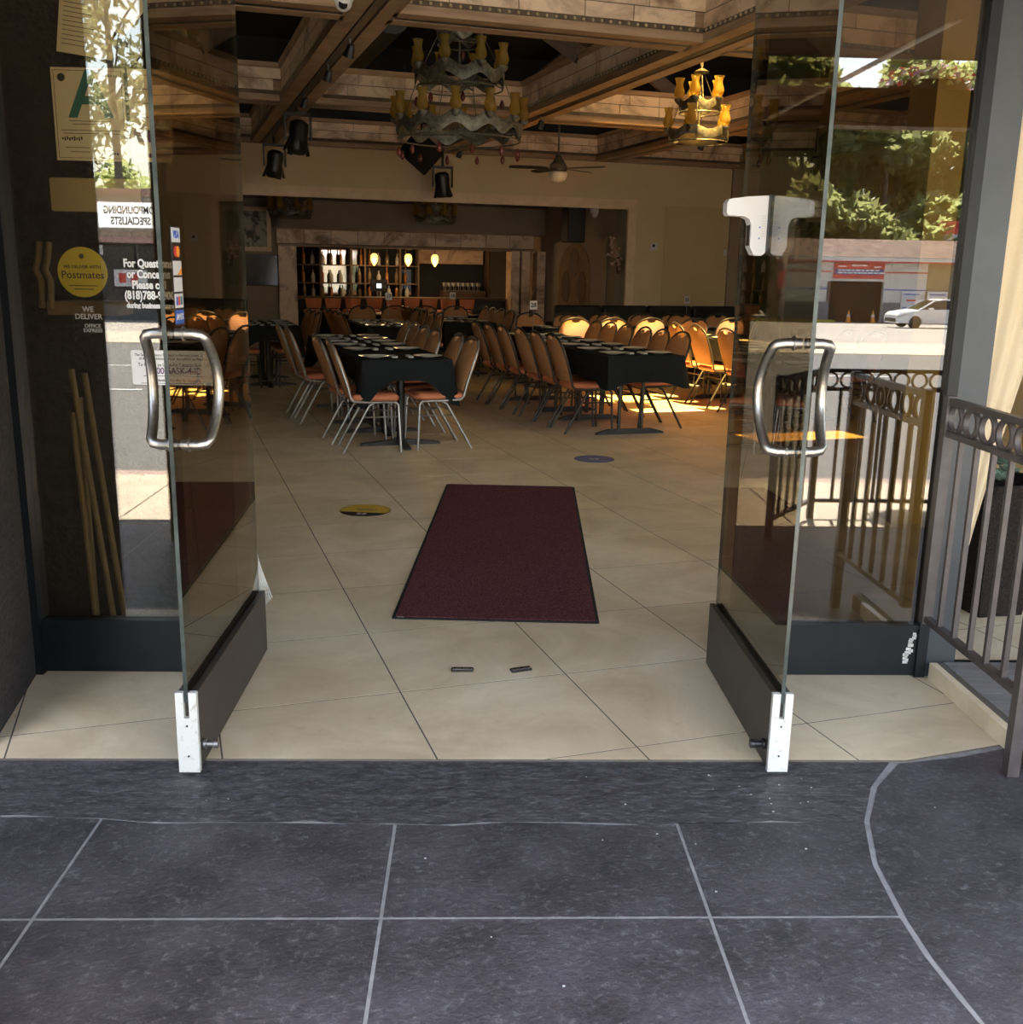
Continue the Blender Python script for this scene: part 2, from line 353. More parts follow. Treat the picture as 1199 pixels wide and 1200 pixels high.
bx = [-4.9 + k*0.12 for k in range(50)]; bx = [x for x in bx if x < 1.12]
slab([(-4.9,-0.937)] + [(x, wob(x)+0.003) for x in bx] + [(1.127,-1.312),(1.228,-1.10),(1.35,-0.937)], 'slate_band')
cols = [-4.9,-3.56,-2.72,-1.89,-1.055,-0.222,0.583]
rows = [(None,-1.752),(-1.752,-2.60)]
G = 0.0045
for ri, (ya, yb) in enumerate(rows):
    for ci in range(len(cols)):
        xa = cols[ci]+G; last = ci == len(cols)-1
        xb = None if last else cols[ci+1]-G
        yb_ = yb+G if yb > -2.6 else yb
        if last:
            ys = [(-1.31 if ya is None else ya-G) + k*(yb_-(-1.31 if ya is None else ya-G))/6 for k in range(7)]
            right = [(curve_x(y)-0.008, y) for y in ys]
            poly = [(xa, yb_), (xa, ys[0])] + right
            slab(poly)
        else:
            if ya is None: top = [(xa + (xb-xa)*k/5, wob(xa + (xb-xa)*k/5)-0.003) for k in range(6)]
            else: top = [(xa, ya-G), (xb, ya-G)]
            slab(top + [(xb, yb_), (xa, yb_)])
slab([(x+0.008, y) for x, y in curve] + [(5.9,-2.60),(5.9,-0.77),(1.92,-0.77),(1.80,-0.83),(1.60,-0.90),(1.42,-0.937)], 'slate')
ch_ = MB(); rc = random.Random(5)
for k in range(30):
    x, y = rc.choice([(rc.gauss(.95,.18), rc.uniform(-1.25,-.97)), (rc.uniform(-1.1,1.0), rc.uniform(-2.2,-1.0))]); q = rc.uniform(.001,.003); ch_.box(x-q,x+q,y-q*.7,y+q*.7,-.006,-.0045)
ch_.obj('paint_chips', M['napkin'], None, label='tiny pale chips scattered over the dark slate paving', cat='debris', kind='stuff')
# --- sidewalk, kerb, road, far lot (seen mirrored in the glass)
sw = S('floor_sidewalk', MB().box(-40, 40, -2.6-0.15, -2.615, -0.2, -0.008).mesh('floor_sidewalk', M['slate_grout']))
xs = [-40,-30,-24,-18,-12,-8.5,-6.4,-4.3,-2.2,-0.1,2.0,4.1,6.2,8.3,12,18,24,32,40]
for a, b in zip(xs, xs[1:]): O('paving_slab', MB().box(a+.006, b-.006, -4.02, -2.625, -0.12, -0.002).mesh('paving_slab', M['concrete']), sw)
S('trim_1', MB().box(-60, 60, -4.19, -4.03, -0.3, -0.004).mesh('trim_1', PM('red_kerb', (0.30,0.21,0.18), (0.36,0.28,0.24), 6, 0.8)))
def gz(y): return -0.13 + 0.02*(y+4.4)
road = MB(); road.add([(-120,-4.18,gz(-4.18)),(120,-4.18,gz(-4.18)),(120,-24,gz(-24)),(-120,-24,gz(-24))], [(0,1,2,3)])
S('floor_road', road.mesh('floor_road', M['asphalt']))
lot = MB(); lot.add([(-120,-24,gz(-24)+.02),(120,-24,gz(-24)+.02),(120,-31,gz(-31)),(-120,-31,gz(-31))], [(0,1,2,3)], 0)
lot.add([(-120,-31,gz(-31)),(120,-31,gz(-31)),(120,-140,gz(-140)),(-120,-140,gz(-140))], [(0,1,2,3)], 1)
S('floor_lot', lot.mesh('floor_lot', [M['concrete'], M['lot']]))
for (x0, x1, y) in ((-9.5,-6.4,-16.2),(-15,-12,-16.2),(-7.2,-4.9,-11.6),(-13,-10.7,-11.6),(5,8,-16.2),(11,14,-16.2)):
    MB().add([(x0,y,gz(y)+.01),(x1,y,gz(y)+.01),(x1,y+.12,gz(y)+.012),(x0,y+.12,gz(y)+.012)], [(0,1,2,3)]).obj('lane_mark', M['vinyl_white'], bpy.data.objects['floor_road'])
# --- shop-front walls
wl = MB().prism([(-1.685,PY+.05),(-1.56,-0.85),(-1.60,-0.89),(-4.9,-0.89),(-4.9,PY+.05)], -0.02, 3.0)
wl.box(-14, -1.70, PY-.02, PY+.12, 0, 3.25).box(-14, -1.70, PY-.02, PY+.12, 4.45, 5.1)
S('wall_left', wl.mesh('wall_left', M['stucco_dark']))
wf = MB().box(-1.75, 9.5, PY-.06, PY+.10, 2.62, 3.25).box(-1.75, 9.5, PY-.06, PY+.10, 4.45, 5.1)
wf.box(6.4, 12, PY-.06, PY+.10, 0, 2.62)
S('wall_front', wf.mesh('wall_front', M['stucco_dark']))
M['frosted'] = bpy.data.materials.new('frosted_fill'); M['frosted'].use_nodes = True
_n = M['frosted'].node_tree.nodes; _t = _n.new('ShaderNodeBsdfTranslucent'); _t.inputs[0].default_value = (0.56, 0.54, 0.48, 1)
M['frosted'].node_tree.links.new(_t.outputs[0], _n['Material Output'].inputs[0])
w = O('window_20', None, None, kind='structure')  # unseen frosted windows added above the canopy to brighten the hall
for k in range(10):
    MB().box(-6+1.5*k+.04, -4.5+1.5*k-.04, PY, PY+.01, 3.25, 4.45).obj('fill_pane', M['frosted'], w)
    MB().box(-6+1.5*k-.04, -6+1.5*k+.04, PY-.04, PY+.06, 3.25, 4.45).obj('mullion', M['frame'], w)
S('wall_front_end', MB().box(9,12,PY-.06,PY+.1,3.25,4.45).box(-14,-6.04,PY-.06,PY+.1,3.25,4.45).mesh('wall_front_end', M['stucco_dark']))
# canopy over the entry with its edge beam, and a pillar carrying it
cn = MB().box(-1.9, 12, -3.9, PY-.05, 2.98, 3.12).box(-9, -1.9, -2.30, PY-.05, 2.98, 3.12)
S('ceiling_canopy', cn.mesh('ceiling_canopy', M['canopy']))
S('trim_2', MB().box(-1.9, 12, -3.88, -3.70, 2.52, 2.76).mesh('trim_2', M['canopy']))
pl = MB().box(-1.74, -1.10, -2.70, -2.16, -0.01, 2.98)
S('wall_pillar', pl.mesh('wall_pillar', M['pillar']))
for x, y in ((4.6,-3.88),(-6.5,-2.28)): S('trim_3', MB().box(x, x+.2, y, y+.18, -.02, 2.98).mesh('trim_3', M['canopy']))

# ================================================================== GLAZING AND DOORS
def pane(x0, x1, y0, y1, z0, z1, mat, ew=0.0):
    """glass slab with its narrow rim in edge material"""
    b = MB().box(x0, x1, y0, y1, z0, z1, 0)
    thin = 'y' if (y1-y0) < (x1-x0) else 'x'
    for k in range(6):
        nrm = [(0,0,-1),(0,0,1),(0,-1,0),(1,0,0),(0,1,0),(-1,0,0)][k]
        face_is_big = (thin == 'y' and nrm[1]) or (thin == 'x' and nrm[0])
        if not face_is_big: b.m[-6+k] = 1
    return b.mesh('glass', [mat, M['glass_edge']])
def sidelight(name, x0, x1, jamb_left, jamb_right):
    w = O(name, None, None, (0,0,0), None, kind='structure')
    O('glass', pane(x0, x1, PY-.005, PY+.007, 0.21, 2.60, M['glass'] if x0 < 0 else M['glass_r']), w)
    b = MB().box(x0, x1, PY-.022, PY+.022, 0.004, 0.195); b.box(x0, x1, PY-.03, PY+.03, 0.195, 0.212)
    b.obj('bottom_rail', M['frame'], w)
    MB().box(x0, x1, PY-.03, PY+.03, 2.56, 2.64).obj('top_rail', M['frame'], w)
    for (a, b_, ya, yb, mt) in jamb_left + jamb_right:
        MB().box(a, b_, ya, yb, 0.0, 2.64).obj('jamb', M[mt], w)
    return w
win1 = sidelight('window_1', -1.655, -0.905, [(-1.70,-1.64,PY-.05,PY+.05,'frame')], [])
win2 = sidelight('window_2', 0.985, 1.735, [], [(1.725,1.765,PY-.035,PY+.05,'frame'), (1.765,1.885,PY-.02,PY+.10,'frame_grey')])
# paint scrape and foot bracket on the right-hand panel
sc = MB()
for k in range(16):
    t = k/15; x = 1.715-0.03*t+random.uniform(-.008,.008); z = 0.175-0.115*t
    if 0.42 < t < 0.5: continue
    w_ = random.uniform(.005,.012); sc.box(x-w_, x+w_, PY-.0235, PY-.021, z-.006, z+.006)
sc.obj('paint_scrape', M['cap'], win2)
fb = MB().box(1.86,1.93,PY-.10,PY-.03,0.005,0.012); fb.box(1.86,1.93,PY-.04,PY-.03,0.005,0.06); fb.box(1.885,1.905,PY-.11,PY-.04,0.012,0.05)
fb.obj('foot_bracket', M['steel'], win2)

def door(name, gx, y0, y1, side, label):
    """pivot door standing open towards the street; side = +1 if the face the camera sees looks to +x"""
    d = O(name, None, None, (gx, 0, 0), None, kind='structure'); d['label'] = label
    O('glass', pane(-.006, .006, y0, y1, 0.235, 2.60, M['door_glass']), d)
    b = MB().box(-.030, .030, y0+.012, y1, 0.012, 0.245)
    b.box(-.030, -.010, y0+.012, y1, 0.245, 0.262); b.box(.010, .030, y0+.012, y1, 0.245, 0.262)
    b.obj('bottom_rail', M['bronze'], d)
    gk = MB().box(-.012, .012, y0+.012, y1, 0.246, 0.256).obj('gasket', M['black'], d)
    c = MB().box(-.032, -.008, y0-.006, y0+.012, 0.006, 0.268); c.box(.008, .032, y0-.006, y0+.012, 0.006, 0.268); c.box(-.008, .008, y0-.006, y0+.012, 0.006, 0.185)
    ec = c.obj('end_cap', M['cap'], d)
    for z in (.16, .06): MB().lathe([(.003,0),(.003,.003)], 8, 0).obj('screw', M['black'], ec, loc=(0, y0-.006, z), rot=(pi/2,0,0))
    k = MB(); x = side*.032; yb = y0+.05
    k.lathe([(.017,0),(.017,.008),(.010,.010),(.010,.030),(.014,.032),(.014,.045)], 12)
    k.obj('lock_knob', M['chrome'] if side > 0 else M['black'], d, smooth=40, loc=(x, yb, 0.075), rot=(0, side*pi/2, 0))
    MB().box(-.03,.03,y0+.02,y1,2.58,2.68).obj('top_rail', M['bronze'], d)
    # D pulls on both faces, grips bowed towards the hinge
    for s_ in (1, -1):
        zt, zb, yh = 1.335, 1.012, y0+.085; pts = [(s_*.006, yh, zt), (s_*.055, yh, zt), (s_*.078, yh+.004, zt-.004)]
        N = 12
        for q in range(N+1):
            t = q/N; pts.append((s_*(.086+.012*sin(pi*t)), yh+.012+.085*sin(pi*t)**.8, zt-.014-(zt-zb-.028)*t))
        pts += [(s_*.078, yh+.004, zb+.004), (s_*.055, yh, zb), (s_*.006, yh, zb)]
        h = MB().tube(pts, .0155, 10).obj('pull_handle', M['steel'], d, smooth=50)
        for z in (zt, zb): MB().lathe([(.021,0),(.021,.006)], 14).obj('collar', M['steel'], h, loc=(s_*.026, yh, z), rot=(0, s_*pi/2, 0))
    return d
d1 = door('door_1', -0.875, -1.03, 0.0, +1, 'tinted glass door standing open on the left')
d2 = door('door_2', 0.955, -1.02, -0.12, -1, 'tinted glass door standing open on the right')
# frayed seal at the foot of the left door's hinge edge
sb = MB()
for k in range(7):
    a = k*.006; sb.bar((-.006+a*.2, .008+a*.4, 0.50-.02*k), (0.008+a*1.1, .012+a, 0.18+.006*k), .004, .004)
sb.bar((0,.006,2.5),(0,.006,.45),.004,.006)  # pale bar paints the highlight along the glass edge
sb.obj('seal_and_glint', PM('milky_seal_and_glint', (0.42,0.41,0.38), (0.55,0.54,0.50), 30, 0.4), d1)

# ---- notices and stickers on the left sidelight (inside face unless noted)
yi, yo = PY+.010, PY-.007
c = T('grade_card', 'letter grade card with a big teal A in the left window', 'notice', (-1.335, yi, 2.02))
MB().box(-.122,.122,0,.001,-.150,.150).obj('card', M['paper'], c)
b = MB()
for (x0,x1,z0,z1) in ((-.114,.114,.140,.1415),(-.114,.114,-.1415,-.140),(-.114,-.1125,-.14,.14),(.1125,.114,-.14,.14)): b.box(x0,x1,-.0012,0,z0,z1)
b.obj('border_line', M['print'], c)
text('A', .215, M['teal'], 'letter', c, (.005,-.001,.058), bold=.004)
MB().lathe([(.013,0),(.013,.001)], 16).obj('seal', M['print'], c, loc=(-.088,0,.118), rot=(pi/2,0,0))
b = MB()
for k, z in enumerate((-.022,-.032,-.052,-.062,-.108,-.122)):
    w_ = (.07,.06,.1,.095,.09,.075)[k]; b.box(-w_, w_*(1 if k < 4 else -.1), -.0012, 0, z, z+.002)
for k in range(9): b.box(-.1+k*.008,-.095+k*.008,-.0012,0,-.082-.003*(k%2),-.075+.002*(k%3))
for k in range(8): b.box(.02+k*.009,.026+k*.009,-.0012,0,-.128-.002*(k%2),-.122)
for k in range(6): b.box(.05+k*.009,.056+k*.009,-.0012,0,.122,.130)
b.obj('small_print', M['print'], c)
c = T('taped_notice', 'crooked printed sheets taped above the grade card', 'notice', (-1.315, yi, 2.33))
c.rotation_euler = (0, radians(8), 0)
MB().box(-.10,.085,0,.001,-.125,.15).obj('sheet', M['paper'], c)
s2 = MB().box(-.085,.085,-.002,-.001,-.10,.12).obj('sheet', M['paper'], c, loc=(.10,0,.08), rot=(0,radians(34),0))
b = MB()
for k in range(16): b.box(-.085, -.02+.05*random.random(), -.0012, 0, .12-k*.0145, .122-k*.0145)
b.obj('small_print', M['print'], c)
c = T('coloured_notice', 'narrow printed notice with purple bars right of the grade card', 'notice', (-1.13, yi, 2.02))
MB().box(-.07,.07,0,.001,-.15,.15).obj('sheet', M['paper'], c)
MB().box(-.06,.06,-.0012,0,-.085,-.045).box(-.06,.06,-.0012,0,-.135,-.122).obj('purple_bar', M['purple'], c)
b = MB()
for k in range(5): b.box(-.055,.05,-.0012,0,.13-.045*k,.132-.045*k)
b.obj('small_print', M['print'], c)
c = T('licence_sheet', 'pale printed sheet seen behind the left door glass', 'notice', (-0.985, yi, 2.14))
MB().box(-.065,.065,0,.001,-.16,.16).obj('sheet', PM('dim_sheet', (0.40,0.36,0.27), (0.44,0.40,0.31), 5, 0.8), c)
b = MB()
for k in range(6): b.box(-.05,.045,-.0012,0,.10-.03*k,.104-.03*k)
b.obj('small_print', M['print'], c)
c = T('blank_card', 'blank beige strip of card under the grade card', 'card', (-1.335, yi, 1.757))
pts = [(-.15,-.058),(.15,-.058),(.15,.058),(-.15,.058)]
MB().rbox(-.155,.155,-.056,.056,0,.001,.008).obj('card', PM('buff_card', (0.42,0.36,0.22), (0.46,0.40,0.25), 5, 0.8), c, rot=(pi/2,0,0))
c = T('round_sticker', 'round yellow delivery sticker on the left window', 'sticker', (-1.40, yi, 1.495))
MB().lathe([(.087,0),(.087,.001)], 40).obj('disc', M['yellow'], c, rot=(pi/2,0,0))
text('WE DELIVER WITH', .0155, M['print'], 'lettering', c, (0,-.0015,.018), bold=.0004)
text('Postmates', .036, M['print'], 'lettering', c, (0,-.0015,-.010), bold=.0004)
for q in ((-.05,.05,-.0012,0,-.048,-.045),(-.035,.035,-.0012,0,-.060,-.057)): MB().box(*q).obj('print_line', M['print'], c)
MB().lathe([(.009,0),(.009,.001)], 10).obj('emblem', M['print'], c, loc=(0,-.001,.055), rot=(pi/2,0,0))
c = T('delivery_lettering', 'small grey WE DELIVER lettering below the yellow sticker', 'lettering', (-1.385, yo, 1.345))
for s_, z, h in (('WE', .022, .026), ('DELIVER', -.004, .026), ('OFFICE', -.036, .018), ('EXPRESS', -.052, .018)):
    text(s_, h, M['vinyl_grey'], 'lettering', c, (0 if z > -.02 else .012, 0, z), bold=.0003)
c = T('contact_lettering', 'white vinyl contact lettering on the left window', 'lettering', (-1.165, yo, 1.46))
for s_, z, h in (('For Questions', .068, .0395), ('or Concerns', .031, .0395), ('Please call', -.006, .0395), ('(818)788-9800', -.042, .040), ('during business hours', -.077, .0255)):
    text(s_, h, M['vinyl_white'], 'lettering', c, (0,0,z), bold=.0014, sx=.74)
c = T('age_notice', 'white tobacco age notice behind the left door handle', 'sticker', (-1.095, yo, 1.165))
MB().rbox(-.150,.150,-.062,.062,0,.001,.008).obj('card', M['vinyl_white'], c, rot=(pi/2,0,0))
for s_, z, h in (('The Sale of Tobacco Products to Persons Under 21 Years', .045, .0135), ('of Age is Prohibited by Law and Subject to Penalties', .032, .0135), ('To Report an Unlawful Tobacco Sale Call', .010, .0175), ('1-800-5ASK-4-ID', -.012, .033), ('Valid Identification May Be Required', -.045, .0145)):
    text(s_, h, M['purple'] if z == -.012 else M['print'], 'lettering', c, (0,-.0016,z), bold=.0005 if z == -.012 else .0001, sx=.86)
for q in ((-.11,.11,-.0013,0,-.031,-.029),(-.12,.10,-.0013,0,-.057,-.055)): MB().box(*q).obj('print_line', M['print'], c)
c = T('card_sticker_strip', 'vertical strip of payment card stickers on the left glass door', 'sticker', (-0.868, -0.895, 1.495), pi/2)
MB().box(-.046,.046,0,.001,-.14,.14).obj('backing', M['black'], c)
for k in range(6):
    z = .115-.046*k
    p = MB().box(-.040,.040,-.001,0,z-.020,z+.020).obj('card_mark', [M['white'],M['black'],M['white'],M['white'],M['white'],M['blue']][k], c)
    if k == 0: text('VISA', .030, M['blue'], 'lettering', p, (0,-.0016,z), bold=.0004)
    if k == 1:
        for dx, mt in ((-.011,'red'),(.011,'orange')): MB().lathe([(.016,0),(.016,.0006)], 14).obj('disc', M[mt], p, loc=(dx,-.001-.0003*(dx > 0),z), rot=(pi/2,0,0))
    if k == 2: MB().prism([(-.004,z-.019),(.039,z-.019),(.039,z+.002)], -.0016, -.001, 'y').obj('corner', M['orange'], p)
    if k == 4:
        for dx, mt in ((-.022,'blue'),(0,'red'),(.022,'teal')): MB().box(dx-.009,dx+.009,-.0016,-.001,z-.012,z+.012).obj('bar', M[mt], p)
    if k == 5: text('AMEX', .026, M['white'], 'lettering', p, (0,-.0016,z), bold=.0003)
for dx in (0, .035):
    MB().tube([(1.70+dx, -.42, 2.43+dx*.4), (1.70+dx, -2.95, 2.43+dx*.4)], .009, 8).obj('conduit', M['vinyl_white'], None, smooth=50, label='%s white conduit running under the canopy by the right sidelight' % ('left' if not dx else 'right'), cat='pipe', group='canopy conduits')
# ---- wall thermometer on the right door
c = T('door_thermometer', 'white wall thermometer with hooked body stuck on right glass door', 'thermometer', (0.948, -0.47, 1.69))
prof = [(-.008,.090),(-.075,.086),(-.135,.078),(-.143,.066),(-.143,.034),(-.137,.026),(-.085,.024),(-.068,.016),(-.060,-.004),(-.060,-.072),(-.046,-.098),(-.020,-.100),(-.008,-.090)]
MB().prism(prof, -.03, .03, 'y').obj('body', M['white'], c)
MB().box(-.008,0,-.032,.032,-.085,.093).obj('back_plate', M['black'], c)
MB().box(-.062,-.0595,-.018,.018,-.068,-.002).obj('display_window', M['black'], c)
for z in (-.01,-.045): MB().box(-.034,-.029,-.0312,-.029,z-.0025,z+.0025).obj('status_light', M['blue'], c)
b = MB()
for k in range(9): b.box(-.026,-.012,-.0308,-.029,.025-.008*k,.027-.008*k)
b.obj('grille', M['napkin'], c)

# ---- broom handles and shelf behind the left sidelight
for k, (xb, xt, yb, zt) in enumerate(((-1.46,-1.60,.05,1.12),(-1.43,-1.565,.09,1.10),(-1.53,-1.60,.03,.95),(-1.565,-1.605,.12,1.0))):
    MB().tube([(xb,yb,0.01),((xb+xt)/2,yb+.05,zt/2),(xt,yb+.10,zt)], .0125, 8).obj('broom_handle', M['stick'], None, smooth=50,
        label='%s pale wooden pole leaning inside the left window' % ('rightmost','second from right','third from right','leftmost')[k], cat='pole', group='poles inside the left window')
for k, x in enumerate((-1.63,-1.595)):
    pts = [(x,.0,1.36),(x+.005,.0,1.46),(x-.012,.0,1.50),(x,.0,1.54),(x+.01,.0,1.60)]
    MB().tube(pts, .012, 8).obj('coat_hook', M['stick'], None, smooth=50, label=('left','right')[k]+' crooked wooden cane handle hanging in the left window', cat='cane', group='canes in the left window')
MB().box(-1.62,-1.36,.02,.20,1.335,1.385).obj('wall_shelf', M['stick'], None, label='small pale wooden shelf behind the left window', cat='shelf')
S('wall_dark_backing', MB().box(-3.2,-1.25,.30,.36,0,3.1).mesh('wall_dark_backing', M['stucco_dark']))  # partition added to keep the view through the left window dark

# ================================================================== HALL SHELL
VW = 11.8
S('wall_back_upper', MB().box(-7, 8.15, VW, VW+.25, 3.4, 4.6).mesh('wall_back_upper', M['void']), True)  # darkness of the roof void put into the upper wall's colour
S('wall_back', MB().box(-7, 6.02, VW, VW+.25, 2.60, 3.4).box(6.02, 8.15, VW, VW+.25, 0, 3.4).mesh('wall_back', M['wall']), True)
S('wall_right', MB().box(8.0, 8.2, 0.8, VW, 0, 3.4).mesh('wall_right', M['wall']), True)
S('wall_right_upper', MB().box(8.0, 8.2, 0.8, VW, 3.4, 4.6).mesh('wall_right_upper', M['void']), True)  # same void darkness painted on this upper wall
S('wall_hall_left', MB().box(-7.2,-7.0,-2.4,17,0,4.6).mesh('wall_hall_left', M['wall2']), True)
# roof with three skylight openings, added unseen to cast the sun patches inside
RZ = 4.6
du = {}
sh = -Vector((sdir.x, sdir.y, 0))/tan(SUN_EL)/Vector((sdir.x, sdir.y)).length     # ground shift per metre of height
def sky_rect(u0_, u1_, v0_, v1_):
    s_ = sh*RZ; su = s_.x*cos(A)+s_.y*sin(A); sv = -s_.x*sin(A)+s_.y*cos(A)
    return (u0_-su, u1_-su, v0_-sv, v1_-sv)
holes = [sky_rect(3.85,5.3,6.55,8.2), sky_rect(4.1,5.3,4.45,4.95), sky_rect(3.7,6.5,8.95,9.4)]
us = sorted({-7.2, 12.0} | {h[k] for h in holes for k in (0,1)}); vs_ = sorted({-5.0, 17.2} | {h[k] for h in holes for k in (2,3)})
rf = MB()
for a, b_ in zip(us, us[1:]):
    for c_, d in zip(vs_, vs_[1:]):
        mu, mv = (a+b_)/2, (c_+d)/2
        if any(h[0] < mu < h[1] and h[2] < mv < h[3] for h in holes): continue
        poly = [tuple(I(*p)[:2]) for p in ((a,c_),(b_,c_),(b_,d),(a,d))]
        poly = clip(poly, (0,1), PY)
        if len(poly) > 2: rf.prism(poly, RZ, RZ+.12)
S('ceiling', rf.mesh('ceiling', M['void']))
for k, h in enumerate(holes):
    w = O('window_%d' % (3+k), None, None, rot=(0,0,A), kind='structure')
    MB().box(h[0],h[1],h[2],h[3],RZ+.14,RZ+.15).obj('glass', M['sun_pane' if k < 2 else 'sun_pane_dim'], w)
# --- coffer beams
BZ = 3.2; BH = 0.33
ft_me = MB().box(.004,.496,-.006,.006,.004,.106).mesh('facing_tile', M['marble'])
ft2_me = MB().box(.004,.376,-.006,.006,.004,.106).mesh('facing_tile', M['marble'])
def beam(name, p0, p1, width, faces, dots, wallside=False):
    """box beam from p0 to p1 (u,v); stone facing tiles on the chosen long faces (+1 left of travel, -1 right)"""
    p0 = Vector(p0); p1 = Vector(p1); d = (p1-p0); Ln = d.length; d.normalize(); ang = math.atan2(d.y, d.x)
    root = O(name, MB().box(0,Ln,-width/2,width/2,BZ+.02,BZ+BH).mesh(name, M['wood']), None, I(p0.x,p0.y), (0,0,A+ang), kind='structure')
    m_ = MB().box(0,Ln,-width/2-.03,-.05,BZ,BZ+.06).box(0,Ln,.05,width/2+.03,BZ,BZ+.06); m_.obj('soffit_board', M['wood'], root)
    MB().box(0,Ln,-.03,.03,BZ+.005,BZ+.022).obj('light_track', M['black'], root)
    for s_ in faces:
        yy = s_*(width/2)
        q = MB(); q.prism([(yy,BZ+.06),(yy+s_*.034,BZ+.06),(yy+s_*.02,BZ+.10),(yy,BZ+.10)], 0, Ln, 'x'); q.obj('bead_moulding', M['dark_mould'], root)
        if dots:
            q = MB(); n = int(Ln/.07)
            for k in range(n): q.ball(((k+.5)*.07, yy+s_*.029, BZ+.079), .0125, 6)
            q.obj('bead_row', M['bead'], root)
        q = MB(); q.prism([(yy,BZ+BH-.02),(yy+s_*.03,BZ+BH+.005),(yy+s_*.045,BZ+BH+.04),(yy,BZ+BH+.04)], 0, Ln, 'x'); q.obj('crown_moulding', M['wood'], root)
        q = MB().box(0,Ln,yy-.004,yy+s_*.012,BZ+.206,BZ+.214); q.obj('groove_strip', M['dark_mould'], root)
        for row, z in enumerate((BZ+.10, BZ+.210)):
            x = 0.0; k = row
            while x < Ln-.3:
                me = ft_me if k % 3 else ft2_me
                O('facing_tile', me, root, (x, yy+s_*.008, z)); x += .5 if k % 3 else .38; k += 1
    return root
UL = [-2.35, 0.30, 2.95, 5.50]; VC = [3.75, 7.95]
n = 10
for k, u in enumerate(UL):
    beam('trim_%d' % n, (u, -0.1 if u < 1 else -1.2), (u, VW), .30, (1,), k in (1,2)); n += 1
for k, v in enumerate(VC):
    us_ = [-5.0] + UL + [8.0]
    for a, b_ in zip(us_, us_[1:]):
        if b_ < 0: continue
        beam('trim_%d' % n, (a+.15, v), (b_-.15, v), .30, (-1,), k == 0); n += 1
beam('trim_%d' % n, (-2.2, VW-.06), (8.0, VW-.06), .12, (-1,), False); n += 1
beam('trim_%d' % n, (7.94, 0.5), (7.94, VW), .12, (1,), False); n += 1
# rafters in the roof void
for k, (a, b_) in enumerate((((0.45,6.2,3.55),(1.5,6.9,4.6)), ((2.8,6.1,3.55),(1.7,7.2,4.6)), ((3.1,9.0,3.55),(4.4,9.4,4.6)), ((0.4,9.9,3.55),(1.9,10.2,4.6)), ((5.3,8.6,3.55),(4.0,9.0,4.6)), ((-2.2,6.0,3.55),(0.2,6.6,4.6)))):
    MB().bar(I(*a), I(*b_), .09, .16).obj('roof_brace', M['wood_dark'], None, label='%s sloping dark timber brace in the roof void' % ('leftmost','centre left','centre','far left','right','hidden left')[k], cat='brace', group='timber braces in the roof void')
for k, (u, z) in enumerate(((4.4,4.1),(1.4,4.25))):
    MB().tube([I(u,8.2,z), I(u,11.6,z)], .22, 14).obj('air_duct', M['duct'], None, smooth=50, label='dark round air duct above the %s ceiling bay' % ('right','left')[k], cat='duct', group='roof ducts')
# --- wide opening in the back wall
tr = MB().box(-7,6.10,VW-.035,VW+.02,2.50,2.65).box(5.96,6.10,VW-.035,VW+.02,0.0,2.50)
S('trim_40', tr.mesh('trim_40', M['trimpale']), True)
S('wall_reveal', MB().box(5.985,6.06,VW+.02,VW+.45,0,2.6).mesh('wall_reveal', M['greywall']), True)
pn = MB().box(6.62,7.80,VW-.012,VW,0.0,2.58); S('trim_41', pn.mesh('trim_41', PM('tan_panel', (0.52,0.41,0.245), (0.55,0.44,0.265), 2, 0.8)), True)
S('trim_42', MB().box(7.80,7.98,VW-.05,VW,0.0,3.2).mesh('trim_42', M['wall2']), True)
c = T('thermostat', 'small white square thermostat on the tan back wall', 'thermostat', I(6.43,VW-.012,1.94), A)
MB().rbox(-.065,.065,-.06,.06,0,.02,.01).obj('body', M['white'], c, rot=(pi/2,0,0)); MB().box(-.025,.025,-.022,-.02,-.01,.035).obj('screen', M['black'], c)
c = T('wall_sensor', 'tiny white sensor beside the corner of the back wall', 'sensor', I(7.74,VW-.014,1.87), A)
MB().rbox(-.03,.03,-.05,.05,0,.02,.008).obj('body', M['white'], c, rot=(pi/2,0,0))
# booth bench along the back wall
c = T('booth_bench', 'long dark navy booth bench along the back wall', 'bench', I(4.7,VW-.62,0), A)
MB().box(0,3.25,.02,.55,0,.44).obj('seat_box', M['navy'], c); MB().rbox(0,3.25,0,.5,.44,.52,.04).obj('seat', M['navy'], c)
for k in range(4): MB().rbox(.01+k*.81,.80+k*.81,.44,.58,.50,1.0,.05).obj('back_cushion', M['navy'], c)
# ================================================================== BAR ROOM
S('ceiling_bar', MB().box(-7,8,VW+.25,17,2.95,3.05).mesh('ceiling_bar', M['wood_dark']), True)
BV = 16.1
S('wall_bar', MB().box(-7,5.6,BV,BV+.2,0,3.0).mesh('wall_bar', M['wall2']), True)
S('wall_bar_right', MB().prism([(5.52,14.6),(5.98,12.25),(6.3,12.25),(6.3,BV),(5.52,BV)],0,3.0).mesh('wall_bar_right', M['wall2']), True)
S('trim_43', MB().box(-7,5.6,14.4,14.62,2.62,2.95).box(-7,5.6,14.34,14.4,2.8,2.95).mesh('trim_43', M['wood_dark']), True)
S('wall_bar_bulkhead', MB().box(.4,5.6,14.5,14.75,2.14,2.7).box(-7,.78,14.5,14.75,0,2.7).mesh('wall_bar_bulkhead', M['wall2']), True)
